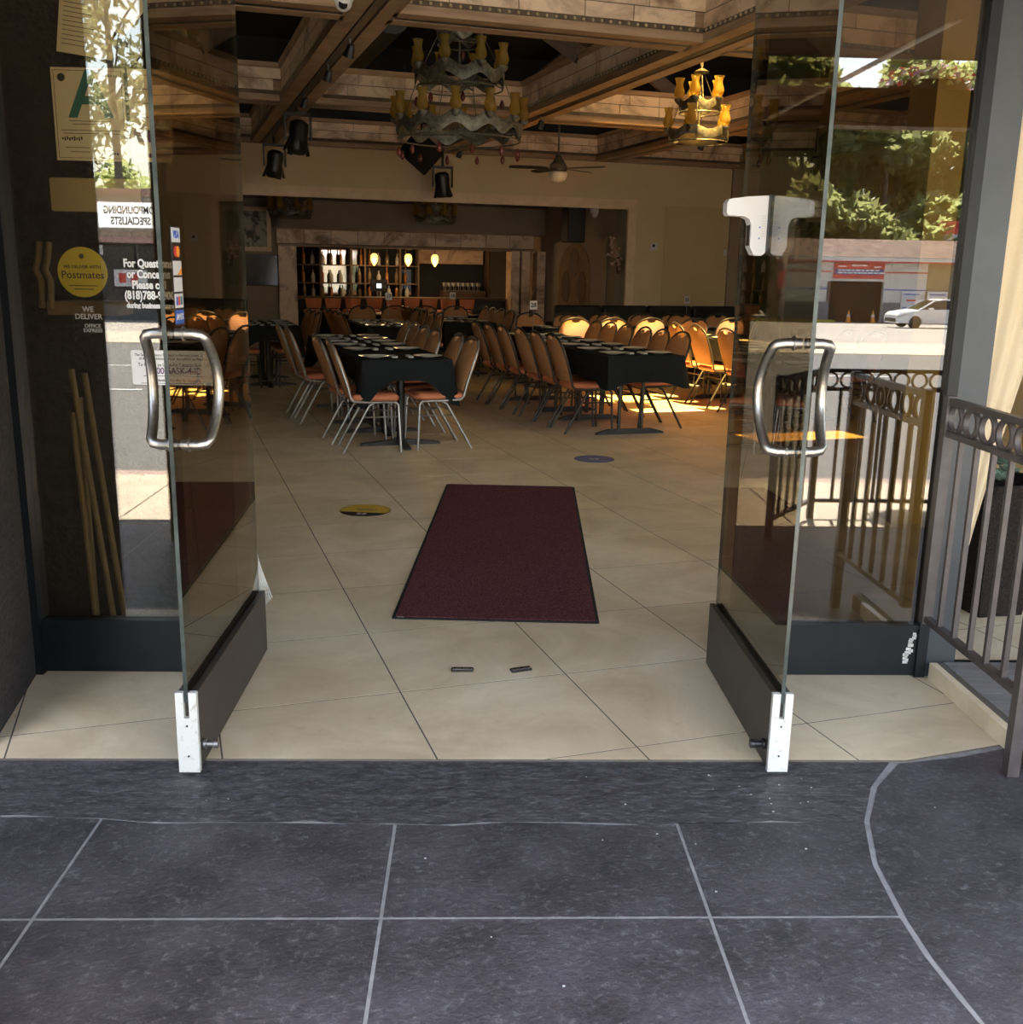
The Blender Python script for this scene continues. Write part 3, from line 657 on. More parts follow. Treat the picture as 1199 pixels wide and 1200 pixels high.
# header of stone tiles above the bar
hd = S('trim_44', MB().box(.70,5.3,14.42,14.7,1.87,2.15).mesh('trim_44', M['dark_mould']), True)
hm = MB().box(.005,.455,-.02,0,.005,.235).mesh('facing_tile', M['marble'])
for k in range(10): O('facing_tile', hm, hd, (.70+.46*k, 14.42, 1.90))
MB().box(.68,5.32,14.38,14.44,2.13,2.17).obj('cornice', M['wood'], hd); MB().box(.68,5.32,14.38,14.44,1.85,1.89).obj('lower_moulding', M['wood'], hd)
for k, (a, b_) in enumerate(((.72,1.02),(4.86,5.02),(5.06,5.22),(5.36,5.52))):
    S('trim_%d' % (45+k), MB().box(a,b_,14.36,14.66,0,1.86).mesh('trim', M['marble']), True)
c = T('bar_counter', 'long dark bar counter behind the orange stools', 'counter', I(1.0,14.7,0), A)
MB().box(0,3.95,0,.5,0,.97).obj('front', M['navy'], c); MB().rbox(-.02,3.98,-.12,.55,.97,1.01,.02).obj('top', M['wood_dark'], c)
MB().box(0.05,3.9,-.10,-.06,.18,.22).obj('foot_rail', M['chrome'], c)
c = T('back_bar', 'dark back-bar shelving with mirrors behind the counter', 'shelving', I(1.05,15.75,0), A)
MB().box(0,3.8,.28,.34,0,1.9).obj('back_panel', M['void'], c)
for z in (.95,1.22,1.55): MB().box(0,2.4,0,.28,z,z+.02).obj('shelf', M['wood_dark'], c)
for x in (0,.55,1.12,1.38,2.05,2.4,3.8): MB().box(x,x+.03,0,.30,0,1.9).obj('upright', M['wood_dark'], c)
for q in ((.62,1.10,.26,.28,.98,1.85),(1.20,1.30,.24,.26,.98,1.85),(2.10,2.32,.24,.26,.98,1.5)): MB().box(*q).obj('mirror', M['mirror'], c)
MB().box(2.46,3.75,.2,.26,1.62,1.9).obj('stone_panel', M['marble'], c)
MB().box(2.9,3.75,0,.26,.98,1.12).obj('low_shelf', M['wood_dark'], c)
bt = [MB().lathe([(.033,0),(.035,.01),(.035,.15),(.028,.19),(.012,.215),(.012,.275),(.015,.28)], 10).mesh('bottle', M['bottle'], 40),
      MB().lathe([(.040,0),(.042,.01),(.042,.12),(.030,.16),(.013,.18),(.013,.23)], 10).mesh('bottle', M['glassware'], 40),
      MB().lathe([(.028,0),(.03,.01),(.03,.17),(.011,.20),(.011,.30)], 10).mesh('bottle', PM('amber_bottle', (0.30,0.13,0.04), rough=0.12), 40)]
SN = {0: 'lower', 1: 'middle', 2: 'upper'}
for si, z in enumerate((.97,1.24,1.57)):
    for k in range(13):
        x = 1.14 + k*.175 + random.uniform(-.02,.02)
        O('bottle', random.choice(bt), None, I(x, 15.86+random.uniform(-.03,.05), z), (0,0,A), 'small spirit bottle, %s from the left on the %s back-bar shelf' % (ORL[k], SN[si]), 'bottle', 'bottles on the %s back-bar shelf' % SN[si])
gl = MB().lathe([(.03,0),(.004,.006),(.004,.07),(.03,.09),(.034,.15)], 10).mesh('wine_glass', M['glassware'], 40)
for k in range(16):
    O('wine_glass', gl, None, I(3.98+.048*k*1.0, 15.80+.05*(k % 2), 1.12), (0,0,A), 'clear stemmed glass, %s from the left on the low bar shelf' % ORL[k], 'glass', 'glasses on the low bar shelf')
c = T('till_screen', 'small lit till screen on the bar', 'screen', I(2.62,15.35,1.01), A)
MB().box(-.02,.02,-.02,.02,0,.1).obj('stand', M['black'], c); MB().box(-.16,.16,-.015,.015,.09,.30).obj('bezel', M['black'], c); MB().box(-.045,.045,-.018,-.015,.15,.23).obj('lit_panel', M['screen'], c)
# bar stools
def make_stool():
    r = T('bar_stool', '', 'stool')
    MB().rbox(-.14,.14,-.16,.16,.70,.77,.06).obj('seat', M['seat'], r, smooth=40)
    b = MB(); n_ = 8; vs = []
    for k in range(n_+1):
        x = -.118+.236*k/n_; y = -.19-.035*(1-(x/.118)**2)
        for (yy, zz) in ((y,.80),(y-.03,.80),(y-.035,.955),(y-.005,.955)): vs.append((x*(1.0 if zz < .9 else 1.16),yy,zz))
    fs = [(0,1,2,3),(n_*4+3,n_*4+2,n_*4+1,n_*4)]
    for k in range(n_):
        for q in range(4): fs.append((k*4+q,k*4+(q+1)%4,(k+1)*4+(q+1)%4,(k+1)*4+q))
    b.add(vs, fs); b.obj('backrest', PM('orange_vinyl', (0.72,0.20,0.07), (0.78,0.23,0.085), 20, 0.5), r, smooth=40)
    for sx in (-1,1):
        MB().tube([(sx*.09,-.15,.72),(sx*.09,-.21,.82)], .011, 6).obj('back_post', M['chrome'], r)
        for sy in (-1,1): MB().tube([(sx*.10,sy*.12,.70),(sx*.13,sy*.17,0)], .013, 6).obj('leg', M['black'], r)
    MB().tube([(.12,.155,.25),(-.12,.155,.25),(-.12,-.155,.25),(.12,-.155,.25)], .009, 6, closed=True).obj('foot_ring', M['chrome'], r)
    return r
st = make_stool()
for k, u in enumerate((1.25,1.58,1.92,2.29,2.63,2.95,3.27,3.60,3.95)):
    o = st if k == 0 else copy_tree(st)
    o.location = I(u, 14.28); o.scale = (1,1,1.055); o.rotation_euler = (0,0,A); o['group'] = 'stools along the bar'
    o['label'] = 'orange low-backed bar stool, %s from the left at the bar' % ('first' if k == 0 else ORD[k])
# pendants over the bar
for k, u in enumerate((2.55,3.12,3.62)):
    p = I(u, 15.1 if k else 15.4, 1.66)
    c = T('pendant_lamp', '%s glowing amber pendant lamp over the bar' % ('left','middle','right')[k], 'lamp', p, 0, 'pendants over the bar')
    MB().tube([(0,0,.12),(0,0,.24)], .005, 6).obj('cord', M['black'], c)
    MB().lathe([(.03,.12),(.06,.09),(.07,.03),(.055,-.03),(.025,-.08),(.01,-.10)], 14).obj('shade', M['bulb'], c, smooth=50)
    ld = bpy.data.lights.new('pendant_light', 'POINT'); ld.energy = 1.2; ld.color = (1,.6,.25); ld.shadow_soft_size = .05
    lo = bpy.data.objects.new('pendant_light', ld); COL.objects.link(lo); lo.parent = c; lo.location = (0,-.14,-.05)
# screens, pictures, speakers in the bar room
c = T('wall_television', 'dark television on the wall left of the bar', 'television', I(.30,14.46,1.45), A)
MB().box(-.42,.42,-.04,.03,-.26,.26).obj('bezel', M['black'], c); MB().box(-.40,.40,-.045,-.04,-.24,.24).obj('screen', M['carglass'], c)
c = T('framed_picture', 'mottled picture in a pale frame left of the bar', 'picture', I(.22,14.47,2.12), A)
MB().box(-.40,.40,-.03,.02,-.36,.36).obj('frame', M['trimpale'], c); MB().box(-.33,.33,-.036,-.03,-.29,.29).obj('canvas', M['picture'], c)
c = T('hanging_speaker', 'large black speaker hanging right of the bar', 'speaker', I(5.45,12.85,2.28), A)
MB().rbox(-.16,.16,-.16,.16,-.28,.32,.03).obj('cabinet', M['navy'], c); MB().box(-.14,.14,-.166,-.16,-.25,.29).obj('grille', M['black'], c); MB().tube([(0,0,.3),(0,0,.67)], .02, 6).obj('bracket', M['black'], c)
c = T('wall_camera', 'small white camera at the top right of the opening', 'camera', I(5.55,VW+.4,2.42), A)
MB().rbox(-.06,.06,-.06,.06,.02,.14,.03).obj('base', M['white'], c); MB().ball((0,-.03,0), .05, 12).obj('dome', M['white'], c, smooth=60)
c = T('wall_mural', 'arched painted mural on the dim wall right of the bar', 'mural', I(5.735,13.4,1.45), A+pi/2+.193)
MB().box(-.95,.95,-.0,.02,-.70,.66).obj('panel', M['wall2'], c)
ar = [(-.5,-.55)] + [(.5*cos(pi-k*pi/12), .05+.5*sin(pi-k*pi/12)) for k in range(13)] + [(.5,-.55)]
MB().prism(ar, .018, .035, 'y').obj('arch', M['mural'], c)
for sx, zz, h in ((-.26,-.2,.28),(.26,-.2,.28),(0,.22,.25)):
    MB().prism([(sx+.14*cos(k*pi/5), zz+h*sin(k*pi/5)) for k in range(10)], .035, .045, 'y').obj('figure', M['wood_dark'], c)
c = T('dry_flower_spray', 'dried flower spray on the grey reveal of the opening', 'flowers', I(5.93,VW+.22,1.75), A)
b = MB()
for k in range(26):
    a = random.uniform(0,2*pi); rr_ = random.uniform(.05,.3); b.bar((0,0,0), (.4*rr_*cos(a)-.1, rr_*.6*sin(a), rr_*sin(a)+.1), .008, .008)
    b.ball((.4*rr_*cos(a)-.1, rr_*.6*sin(a), rr_*sin(a)+.1), .025, 6)
b.obj('stems', M['pinkflower'], c); MB().lathe([(.03,-.25),(.045,-.1),(.03,.02)], 10).obj('wall_vase', M['wood_dark'], c)

# ================================================================== RAILINGS
def railing(name, label, p0, p1, z0, z1, nbal, nring, post0, post1, ring_r=.05):
    p0 = Vector((*p0,0)); p1 = Vector((*p1,0)); d = p1-p0; Ln = d.length; ang = math.atan2(d.y, d.x)
    r = T(name, label, 'railing', p0, ang)
    zr = z1 - .135
    for z, nm in ((z1-.018,'top_rail'),(zr,'ring_rail'),(z0+.015,'bottom_rail')):
        MB().box(0,Ln,-.014,.014,z-.011,z+.011).obj(nm, M['rail'], r)
    pm = MB().box(-.019,.019,-.019,.019,0,z1).mesh('post', M['rail'])
    for x, zz in ((0,post0),(Ln,post1)):
        if zz is not None: o = O('post', pm, r, (x,0,zz)); o.scale = (1,1,(z1-zz)/z1)
    bm_ = MB().box(-.0085,.0085,-.0085,.0085,z0+.02,zr).mesh('baluster', M['rail'])
    for k in range(nbal): O('baluster', bm_, r, (Ln*(k+1)/(nbal+1),0,0))
    rg = MB(); N = 24; R = ring_r
    vs = []; fs = []
    for k in range(N):
        a = 2*pi*k/N
        for (q, y) in ((R,-.009),(R,.009),(R-.011,.009),(R-.011,-.009)): vs.append((q*cos(a), y, q*sin(a)))
    for k in range(N):
        k2 = (k+1) % N
        for q in range(4): fs.append((k*4+q,k*4+(q+1)%4,k2*4+(q+1)%4,k2*4+q))
    rgm = MB().add(vs, fs).mesh('ring', M['rail'], 40)
    for k in range(nring): O('ring', rgm, r, (Ln*(k+.5)/nring,0,(z1-.034+zr+.016)/2))
    return r
railing('iron_railing', 'brown iron railing with ring frieze beside the right sidelight', (1.712,-0.30), (1.70,-1.03), 0.255, 1.115, 5, 6, 0.25, 0.0, .053)
railing('iron_railing', 'long iron railing with ring frieze along the sidewalk', (2.16,-2.86), (4.55,-2.86), 0.10, 0.97, 17, 21, 0.0, 0.0, .052)
railing('iron_railing', 'short slanting iron railing joining the sidewalk railing', (1.74,-2.32), (2.13,-2.83), 0.10, 0.97, 4, 5, 0.0, None, .052)
# raised plank floor right of the entry, with tiled kerb
S('floor_patio', MB().box(1.79,6.3,-1.05,PY-.03,-.02,.060).mesh('floor_patio', M['grout']))
fp = bpy.data.objects['floor_patio']
for k in range(8):
    y = PY-.035-.1*(k+1)-.002*k
    for q in range(4): O('plank', MB().box(1.83+1.1*q-(.4 if k % 2 and q else 0)+.002, 1.83+1.1*(q+1)-(.4 if k % 2 else 0)-.002, y, y+.098, .02, .066).mesh('plank', M['plank']), fp)
kb = S('trim_60', MB().box(1.785,1.84,-.89,-.245,-.01,.064).mesh('trim_60', M['grout']))
for a, b_ in ((-.25,-.42),(-.424,-.65),(-.654,-.90)): O('kerb_tile', MB().box(1.772,1.80,b_,a,0,.068).mesh('kerb_tile', M['tile']), kb)
MB().box(1.89,5.2,PY-.02,PY+.04,.0,.03).box(1.89,5.2,PY+.02,PY+.03,.03,.05).obj('door_track', M['frame'], kb)
# curtain gathered at the right of the entry
c = T('cream_curtain', 'cream curtain gathered to a point beside the right door frame', 'curtain', (1.90, PY+.14, 0))
b = MB(); nz, nx = 22, 36; vs = []
for i in range(nz+1):
    z = 2.55 - 2.42*i/nz; t = i/nz
    w_ = .50*(1-t)**1.25 + .045
    for k in range(nx+1):
        s_ = k/nx; vs.append((w_*s_, .012*sin(s_*2*pi*3.5+.6)*(1-.5*t)+.05*s_, z))
fs = [(i*(nx+1)+k, i*(nx+1)+k+1, (i+1)*(nx+1)+k+1, (i+1)*(nx+1)+k) for i in range(nz) for k in range(nx)]
b.add(vs, fs); o = b.obj('drape', M['cream'], c, smooth=60); md = o.modifiers.new('t', 'SOLIDIFY'); md.thickness = .004
MB().tube([(-.02,0,2.57),(1.6,0,2.57)], .012, 8).obj('curtain_rod', M['frame'], c)
# wicker planter with succulent
c = T('wicker_planter', 'tall dark wicker planter behind the iron railing', 'planter', (2.42, 0.62, 0), .2)
def sq(w, z): return [(-w,-w,z),(w,-w,z),(w,w,z),(-w,w,z)]
b = MB(); vs = sq(.115,0)+sq(.18,.62)+sq(.155,.62)+sq(.15,.56)
fs = [(0,3,2,1)] + [(a*4+k, a*4+(k+1)%4, (a+1)*4+(k+1)%4, (a+1)*4+k) for a in range(3) for k in range(4)] + [(12,13,14,15)]
b.add(vs, fs).obj('pot', M['wicker'], c); MB().box(-.19,.19,-.19,-.165,.60,.635).box(-.19,.19,.165,.19,.60,.635).box(-.19,-.165,-.19,.19,.60,.635).box(.165,.19,-.19,.19,.60,.635).obj('rim', M['wicker'], c)
for r_ in range(9):
    cx, cy_ = random.uniform(-.11,.11), random.uniform(-.11,.11); q = MB(); cz = .62+random.uniform(0,.14)
    for k in range(16):
        a = k*2.4; el = .25+.9*(k/16); L_ = .075*(1-.4*k/16)
        d = Vector((cos(a)*cos(el), sin(a)*cos(el), sin(el))); sdv = Vector((-sin(a),cos(a),0)); p = Vector((cx,cy_,cz))
        q.add([p, p+d*L_*.6+sdv*.02, p+d*L_, p+d*L_*.6-sdv*.02, p+d*L_*.55+Vector((0,0,.008))], [(0,1,4),(1,2,4),(2,3,4),(3,0,4),(0,3,2,1)])
    q.obj('succulent_rosette', M['succulent'], c)
# ochre column inside, right
S('wall_column', MB().box(2.64,3.06,2.3,2.7,0,4.6).mesh('wall_column', M['ochre']))

# ================================================================== FLOOR THINGS
c = T('floor_mat', 'long maroon entrance mat with black rubber edge', 'mat', (0.165, 1.86, 0), radians(-3.0))
W1, L1 = .465, 1.475
MB().rbox(-W1,W1,-L1,L1,0.0,.006,.01).obj('border', M['mat_edge'], c); MB().rbox(-W1+.016,W1-.016,-L1+.016,L1-.016,.004,.011,.01).obj('pile', M['mat_pile'], c)
MB().box(-.44,-.41,-1.462,-1.45,.006,.0075).obj('size_tag', M['napkin'], c)
c = T('floor_sticker', 'round yellow and black distancing sticker on the floor', 'sticker', (-0.72,2.52,0), radians(-8))
MB().lathe([(.165,0),(.165,.0015)], 36).obj('disc', M['black'], c)
ar = [(.16*cos(a*pi/24-.35), .16*sin(a*pi/24-.35)) for a in range(30)]
MB().prism(ar, .0015, .0022).obj('yellow_field', M['orange'] if 0 else PM('gold_print', (0.55,0.36,0.04), rough=0.5), c)
for k in range(2): MB().box(-.03+.035*k,-.005+.035*k,-.115,-.075,.0016,.0026).obj('footprint', M['white'], c)
MB().box(-.07,.07,.02,.032,.0023,.003).box(-.05,.05,-.01,0,.0023,.003).obj('printed_line', M['print'], c)
c = T('floor_sticker', 'round blue distancing sticker on the floor near the tables', 'sticker', (0.98,4.48,0), 0)
MB().lathe([(.17,0),(.17,.0015)], 36).obj('disc', PM('violet_print', (0.10,0.11,0.26), (0.16,0.18,0.36), 12, 0.5), c)
for k in range(2): MB().box(-.04+.045*k,-.005+.045*k,-.05,.03,.0016,.0026).obj('footprint', M['napkin'], c)
for k, (x, y, a) in enumerate(((-.05,-.19,.02),(.18,-.185,.35))):
    c = T('strike_plate', '%s loose metal strike plate lying on the entry tiles' % ('left straight','right crooked')[k], 'hardware', (x,y,0), a, 'strike plates on the floor')
    MB().rbox(-.043,.043,-.015,.015,0,.010,.004).obj('plate', M['black'], c); MB().rbox(-.040,.040,-.012,.002,.008,.013,.003).obj('cover', M['steel'], c)
    for x_ in (-.03,.0,.03): MB().lathe([(.005,0),(.005,.002)], 8).obj('screw', M['black'], c, loc=(x_,-.005,.0125))

# ================================================================== CHAIRS AND TABLES
def arc(p, q, r, n): pass
def make_chair(fr='chrome'):
    r = T('banquet_chair', '', 'chair')
    s_ = MB().rbox(-.205,.205,-.20,.235,.425,.485,.07,seg=4); s_.obj('seat', M['seat'], r, smooth=50)
    # back pad: shield outline with a crown and a hand hold at the top
    out = [(-.172,.50),(-.194,.60),(-.208,.72),(-.205,.80),(-.178,.868),(-.124,.905),(-.062,.920),(-.045,.893),(0,.886)]
    out = out + [(-x, z) for x, z in out[-2::-1]]
    b = MB(); vs = []
    def yy(z): return -.185-.145*((z-.48)/.44)**1.15
    n_ = len(out)
    for off, sc_ in ((.018,.93),(.006,1.0),(-.018,1.0),(-.026,.95)):
        for (x, z) in out:
            zz = .70+(z-.70)*sc_; vs.append((x*sc_, yy(zz)+off, zz))
    fs = [tuple(range(n_)), tuple(range(3*n_,4*n_))[::-1]] + [(k*n_+i,k*n_+(i+1)%n_,(k+1)*n_+(i+1)%n_,(k+1)*n_+i) for k in range(3) for i in range(n_)]
    b.add(vs, fs).obj('backrest', M['fabric'], r, smooth=50)
    # hoop frame: seat rail - upright - hoop
    half = [(-.205,.20,.425),(-.208,-.05,.425),(-.205,-.155,.432),(-.203,-.185,.46),(-.205,yy(.55)-.004,.55),(-.212,yy(.70)-.004,.70),(-.208,yy(.80)-.004,.80),(-.182,yy(.88)-.004,.88),(-.125,yy(.925)-.004,.925),(-.055,yy(.945)-.004,.945),(0,yy(.95)-.004,.95)]
    pts = half + [(-x,y,z) for x,y,z in half[-2::-1]]
    MB().tube(pts, .0115, 7).obj('back_frame', M[fr], r, smooth=60)
    for sx in (-1,1):
        MB().tube([(sx*.205,.19,.425),(sx*.208,.215,.40),(sx*.212,.235,.0)], .0115, 7).obj('leg', M[fr], r, smooth=60)
        MB().tube([(sx*.198,.02,.42),(sx*.200,-.03,.395),(sx*.206,-.255,.0)], .0115, 7).obj('leg', M[fr], r, smooth=60)
        MB().tube([(sx*.206,.219,.30),(sx*.203,-.085,.30)], .007, 6).obj('stretcher', M[fr], r)
    MB().tube([(-.206,.221,.34),(.206,.221,.34)], .007, 6).obj('stretcher', M[fr], r)
    MB().tube([(-.202,-.062,.34),(.202,-.062,.34)], .007, 6).obj('stretcher', M[fr], r)
    return r
M['dark_iron'] = PM('dark_chair_iron', (0.035,0.033,0.032), (0.055,0.052,0.05), 20, 0.4, metal=0.4)
CHS = {'chrome': make_chair('chrome'), 'dark_iron': make_chair('dark_iron')}; ch_used = set()
def chair(u, v, face, label, group, fr='dark_iron'):
    """face: angle in the hall frame the sitter looks towards (0 = +u, 90 = +v)"""
    if fr in ch_used: o = copy_tree(CHS[fr])
    else: o = CHS[fr]; ch_used.add(fr)
    o.location = I(u, v); o.rotation_euler = (0,0,A + radians(face-90+random.uniform(-3,3))); o['label'] = label; o['group'] = group
    return o
def make_table(length, twin):
    r = T('dining_table', '', 'table')
    MB().box(-.37,.37,0,length,.735,.765).obj('tabletop', M['wood_dark'], r)
    for y in (.27, length-.27):
        if twin:
            for x in (-.12,.12): MB().tube([(x,y,.03),(x,y,.735)], .018, 8).obj('leg', M['dark_iron'], r)
            MB().prism([(-.36,0),(-.34,.02),(-.22,.05),(.22,.05),(.34,.02),(.36,0)], y-.025, y+.025, 'y').obj('foot', M['black'], r)
        else:
            MB().tube([(0,y,.03),(0,y,.735)], .036, 10).obj('leg', M['black'], r)
            MB().prism([(-.36,0),(-.35,.02),(-.05,.05),(.05,.05),(.35,.02),(.36,0)], y-.03, y+.03, 'y').obj('foot', M['black'], r)
            MB().prism([(y-.30,0),(y-.29,.02),(y-.05,.05),(y+.05,.05),(y+.29,.02),(y+.30,0)], -.03, .03, 'x').obj('foot', M['black'], r)
    return r
def make_cloth(length, seed, cd_=.205):
    rnd = random.Random(seed); hw = .385; b = MB(); per = []
    x0, x1, y0, y1 = -hw, hw, -.012, length+.012
    def edge(a, b_, n, nx, ny):
        for k in range(n):
            t = k/n; per.append((a[0]+(b_[0]-a[0])*t, a[1]+(b_[1]-a[1])*t, nx, ny))
    edge((x0,y0),(x1,y0),22,0,-1); edge((x1,y0),(x1,y1),int(length*22),1,0); edge((x1,y1),(x0,y1),22,0,1); edge((x0,y1),(x0,y0),int(length*22),-1,0)
    n_ = len(per); ph = [rnd.uniform(0,6) for _ in range(3)]; vs = []; rows_ = 7
    for q in range(rows_+1):
        t = q/rows_
        for i, (x, y, nx, ny) in enumerate(per):
            dc = min(sqrt((x-a)**2+(y-b_)**2) for a in (x0,x1) for b_ in (y0,y1))
            dx_, dy_ = x-(x0+x1)/2, y-(y0+y1)/2
            cx = (1 if x > 0 else -1)*exp(-(dc/.08)**2)*.7; cy_ = (1 if y > length/2 else -1)*exp(-(dc/.08)**2)*.7
            drop = (.235 if cd_ < .1 else .165) + cd_*exp(-(dc/.13)**1.6)
            wv = .012*sin(i*.55+ph[0])+.007*sin(i*1.3+ph[1])
            off = (.012+.030*t+wv*t)*(1.0)
            vs.append((x+(nx*off+cx*.035*t), y+(ny*off+cy_*.035*t), .773-.004*(q > 0)-drop*t))
    fs = [tuple(range(n_))]
    for q in range(rows_):
        for i in range(n_): fs.append((q*n_+i,q*n_+(i+1)%n_,(q+1)*n_+(i+1)%n_,(q+1)*n_+i))
    b.add(vs, fs); return b.mesh('tablecloth', M['cloth'], 70)
plate_me = MB().lathe([(.055,.0),(.06,.004),(.09,.010),(.128,.017),(.130,.020),(.09,.014),(.055,.008),(.002,.008)], 22).mesh('plate', M['plate'], 50)
nap_me = MB().rbox(-.025,.025,-.08,.08,0,.018,.01).mesh('napkin', M['napkin'], 40)
def lay_table(u, v0, length, face, twin, where, seed, plates=None):
    """table with its long side along +v (face=90) or along +u (face=0)"""
    rz = A + radians(face-90)
    t = make_table(length, twin); t.location = I(u, v0); t.rotation_euler = (0,0,rz); t['label'] = 'black-legged dining table, %s' % where; t['group'] = 'dining tables'
    O('tablecloth', make_cloth(length, seed, .07 if twin else .235), None, I(u,v0), (0,0,rz), 'black cloth draped over the dining table, %s' % where, 'tablecloth', 'black tablecloths')
    ax = Vector((cos(radians(face)), sin(radians(face)))); rt = Vector((ax.y, -ax.x))
    n_ = plates or int(length/.45)
    for side in (-1,1):
        for k in range(n_):
            a = .22 + (length-.44)*k/max(n_-1,1); p = Vector((u,v0)) + ax*a + rt*(side*.24)
            sd = ('left' if side < 0 else 'right') if face == 90 else ('far' if side < 0 else 'near')
            po = 'white plate, %s on the %s side, table %s' % (ORD[k], sd, where)
            O('plate', plate_me, None, I(p.x,p.y,.7735), None, po, 'plate', 'dinner plates')
            p2 = p - rt*(side*.17)
            O('napkin', nap_me, None, I(p2.x,p2.y,.7738), (0,0,rz+pi/2*0), 'rolled napkin, %s on the %s side, table %s' % (ORD[k], sd, where), 'napkin', 'rolled napkins')
# left-hand pair
lay_table(.79, 4.80, 1.30, 90, False, 'nearest on the left', 1)
lay_table(.77, 6.20, 1.80, 90, False, 'second on the left', 2)
for k, (v, du) in enumerate(((4.93,0),(5.40,-.05),(6.69,-.16),(7.12,-.20))):
    chair(.49+du, v, 0, 'tan chair, %s from the door on the left of the left-hand tables' % ORD[k], 'chairs at the left-hand tables', 'chrome')
for k, v in enumerate((4.95,5.45,6.25,6.75,7.2,7.65)):
    chair(1.09, v, 180, 'tan chair, %s from the door on the right of the left-hand tables' % ORD[k], 'chairs at the left-hand tables', 'chrome')
# right-hand pair
lay_table(3.09, 4.95, 1.55, 90, True, 'nearest on the right', 3)
lay_table(3.07, 6.62, 1.55, 90, True, 'second on the right', 4)
for k, v in enumerate((5.50,5.93,6.36,6.90,7.34,7.78)):
    chair(2.70-.02*k, v, 0, 'tan chair, %s from the door on the left of the right-hand tables' % ORD[k], 'chairs at the right-hand tables')
for k, v in enumerate((5.62,6.08,6.50,6.98,7.42,7.86)):
    chair(3.49, v, 180, 'tan chair, %s from the door on the right of the right-hand tables' % ORD[k], 'chairs at the right-hand tables')
# sunlit table by the right door
lay_table(5.42, 5.35, 2.6, 90, True, 'sunlit behind the right door', 5)
for k, v in enumerate((6.25,6.92,7.45)):
    chair(5.00, v, 0, 'sunlit orange banquet chair, %s from the door left of the sunlit table' % ORD[k], 'chairs at the sunlit table')
for k, v in enumerate((5.6,6.1,6.9,7.4)):
    chair(5.82, v, 180, 'banquet chair, %s from the door right of the sunlit table' % ORD[k], 'chairs at the sunlit table')
# cross table
lay_table(3.55, 9.42, 2.9, 0, True, 'lying crosswise behind the right-hand tables', 6)
for k, u in enumerate((3.86,4.36,4.92,5.55,6.10)):
    chair(u, 8.93, 90, 'sunlit orange chair, %s from left, back to the door, at the crosswise table' % ('first' if k == 0 else ORD[k]), 'chairs at the crosswise table')
for k, u in enumerate((3.75,4.3,4.85,5.45,6.0)):
    chair(u, 9.80, 270, 'banquet chair facing the door, %s from the left behind the crosswise table' % ('first' if k == 0 else ORD[k]), 'chairs at the crosswise table')
lay_table(4.4, 10.75, 3.2, 0, True, 'in front of the navy bench', 7)
for k, u in enumerate((4.4,4.95,5.5,6.1,6.7,7.2)):
    chair(u, 10.38, 90, 'dim banquet chair, %s from the left in front of the navy bench table' % ('first' if k == 0 else ORD[k]), 'chairs before the navy bench')
# tables towards the bar
lay_table(1.72, 9.6, 1.9, 90, False, 'in the middle towards the bar', 8)
for k, v in enumerate((9.9,10.35,10.8,11.25)):
    chair(1.38, v, 0, 'banquet chair, %s from the door left of the middle table' % ORD[k], 'chairs at the middle table')
    chair(2.06, v, 180, 'banquet chair, %s from the door right of the middle table' % ORD[k], 'chairs at the middle table')
lay_table(3.05, 10.75, 1.6, 90, False, 'right before the bar opening', 9)
for k, v in enumerate((10.9,11.35,11.8,12.2)):
    chair(2.72, v, 0, 'banquet chair, %s from the door left of the table before the opening' % ORD[k], 'chairs before the bar opening')
    chair(3.40, v, 180, 'banquet chair, %s from the door right of the table before the opening' % ORD[k], 'chairs before the bar opening')
lay_table(.10, 9.7, 1.5, 90, False, 'far left beside the door edge', 10)
for k, v in enumerate((9.95,10.45,10.95)):
    chair(.44, v, 180, 'banquet chair, %s from the door right of the far left table' % ORD[k], 'chairs at the far left table')
chair(-.25, 9.9, 0, 'banquet chair left of the far left table', 'chairs at the far left table')
lay_table(1.5, 13.1, 2.4, 0, False, 'inside the bar room', 11)
for k, u in enumerate((1.8,2.3,2.8,3.3)): chair(u, 12.75, 90, 'dim banquet chair, %s from the left inside the bar room' % ('first' if k == 0 else ORD[k]), 'chairs in the bar room')
# table number stands
for k, (u, v, s_) in enumerate(((3.05,8.0,'28'),(3.1,11.9,'18'),(6.6,10.85,'25'),(1.95,11.2,'17'))):
    c = T('table_number', 'white table number on a stem, %s' % ('middle of the right-hand tables','left of the bar pillar','right before the tan wall','before the bar stools')[k], 'sign', I(u,v,.7735), A, 'table number stands')
    MB().lathe([(.035,0),(.035,.006),(.004,.012),(.004,.30)], 10).obj('stem', M['chrome'], c)
    MB().rbox(-.048,.048,-.052,.052,0,.006,.006).obj('card', M['white'], c, loc=(0,.003,.35), rot=(pi/2,0,0))
    text(s_, .07, M['black'], 'numeral', c, (0,-.005,.35), bold=.002)

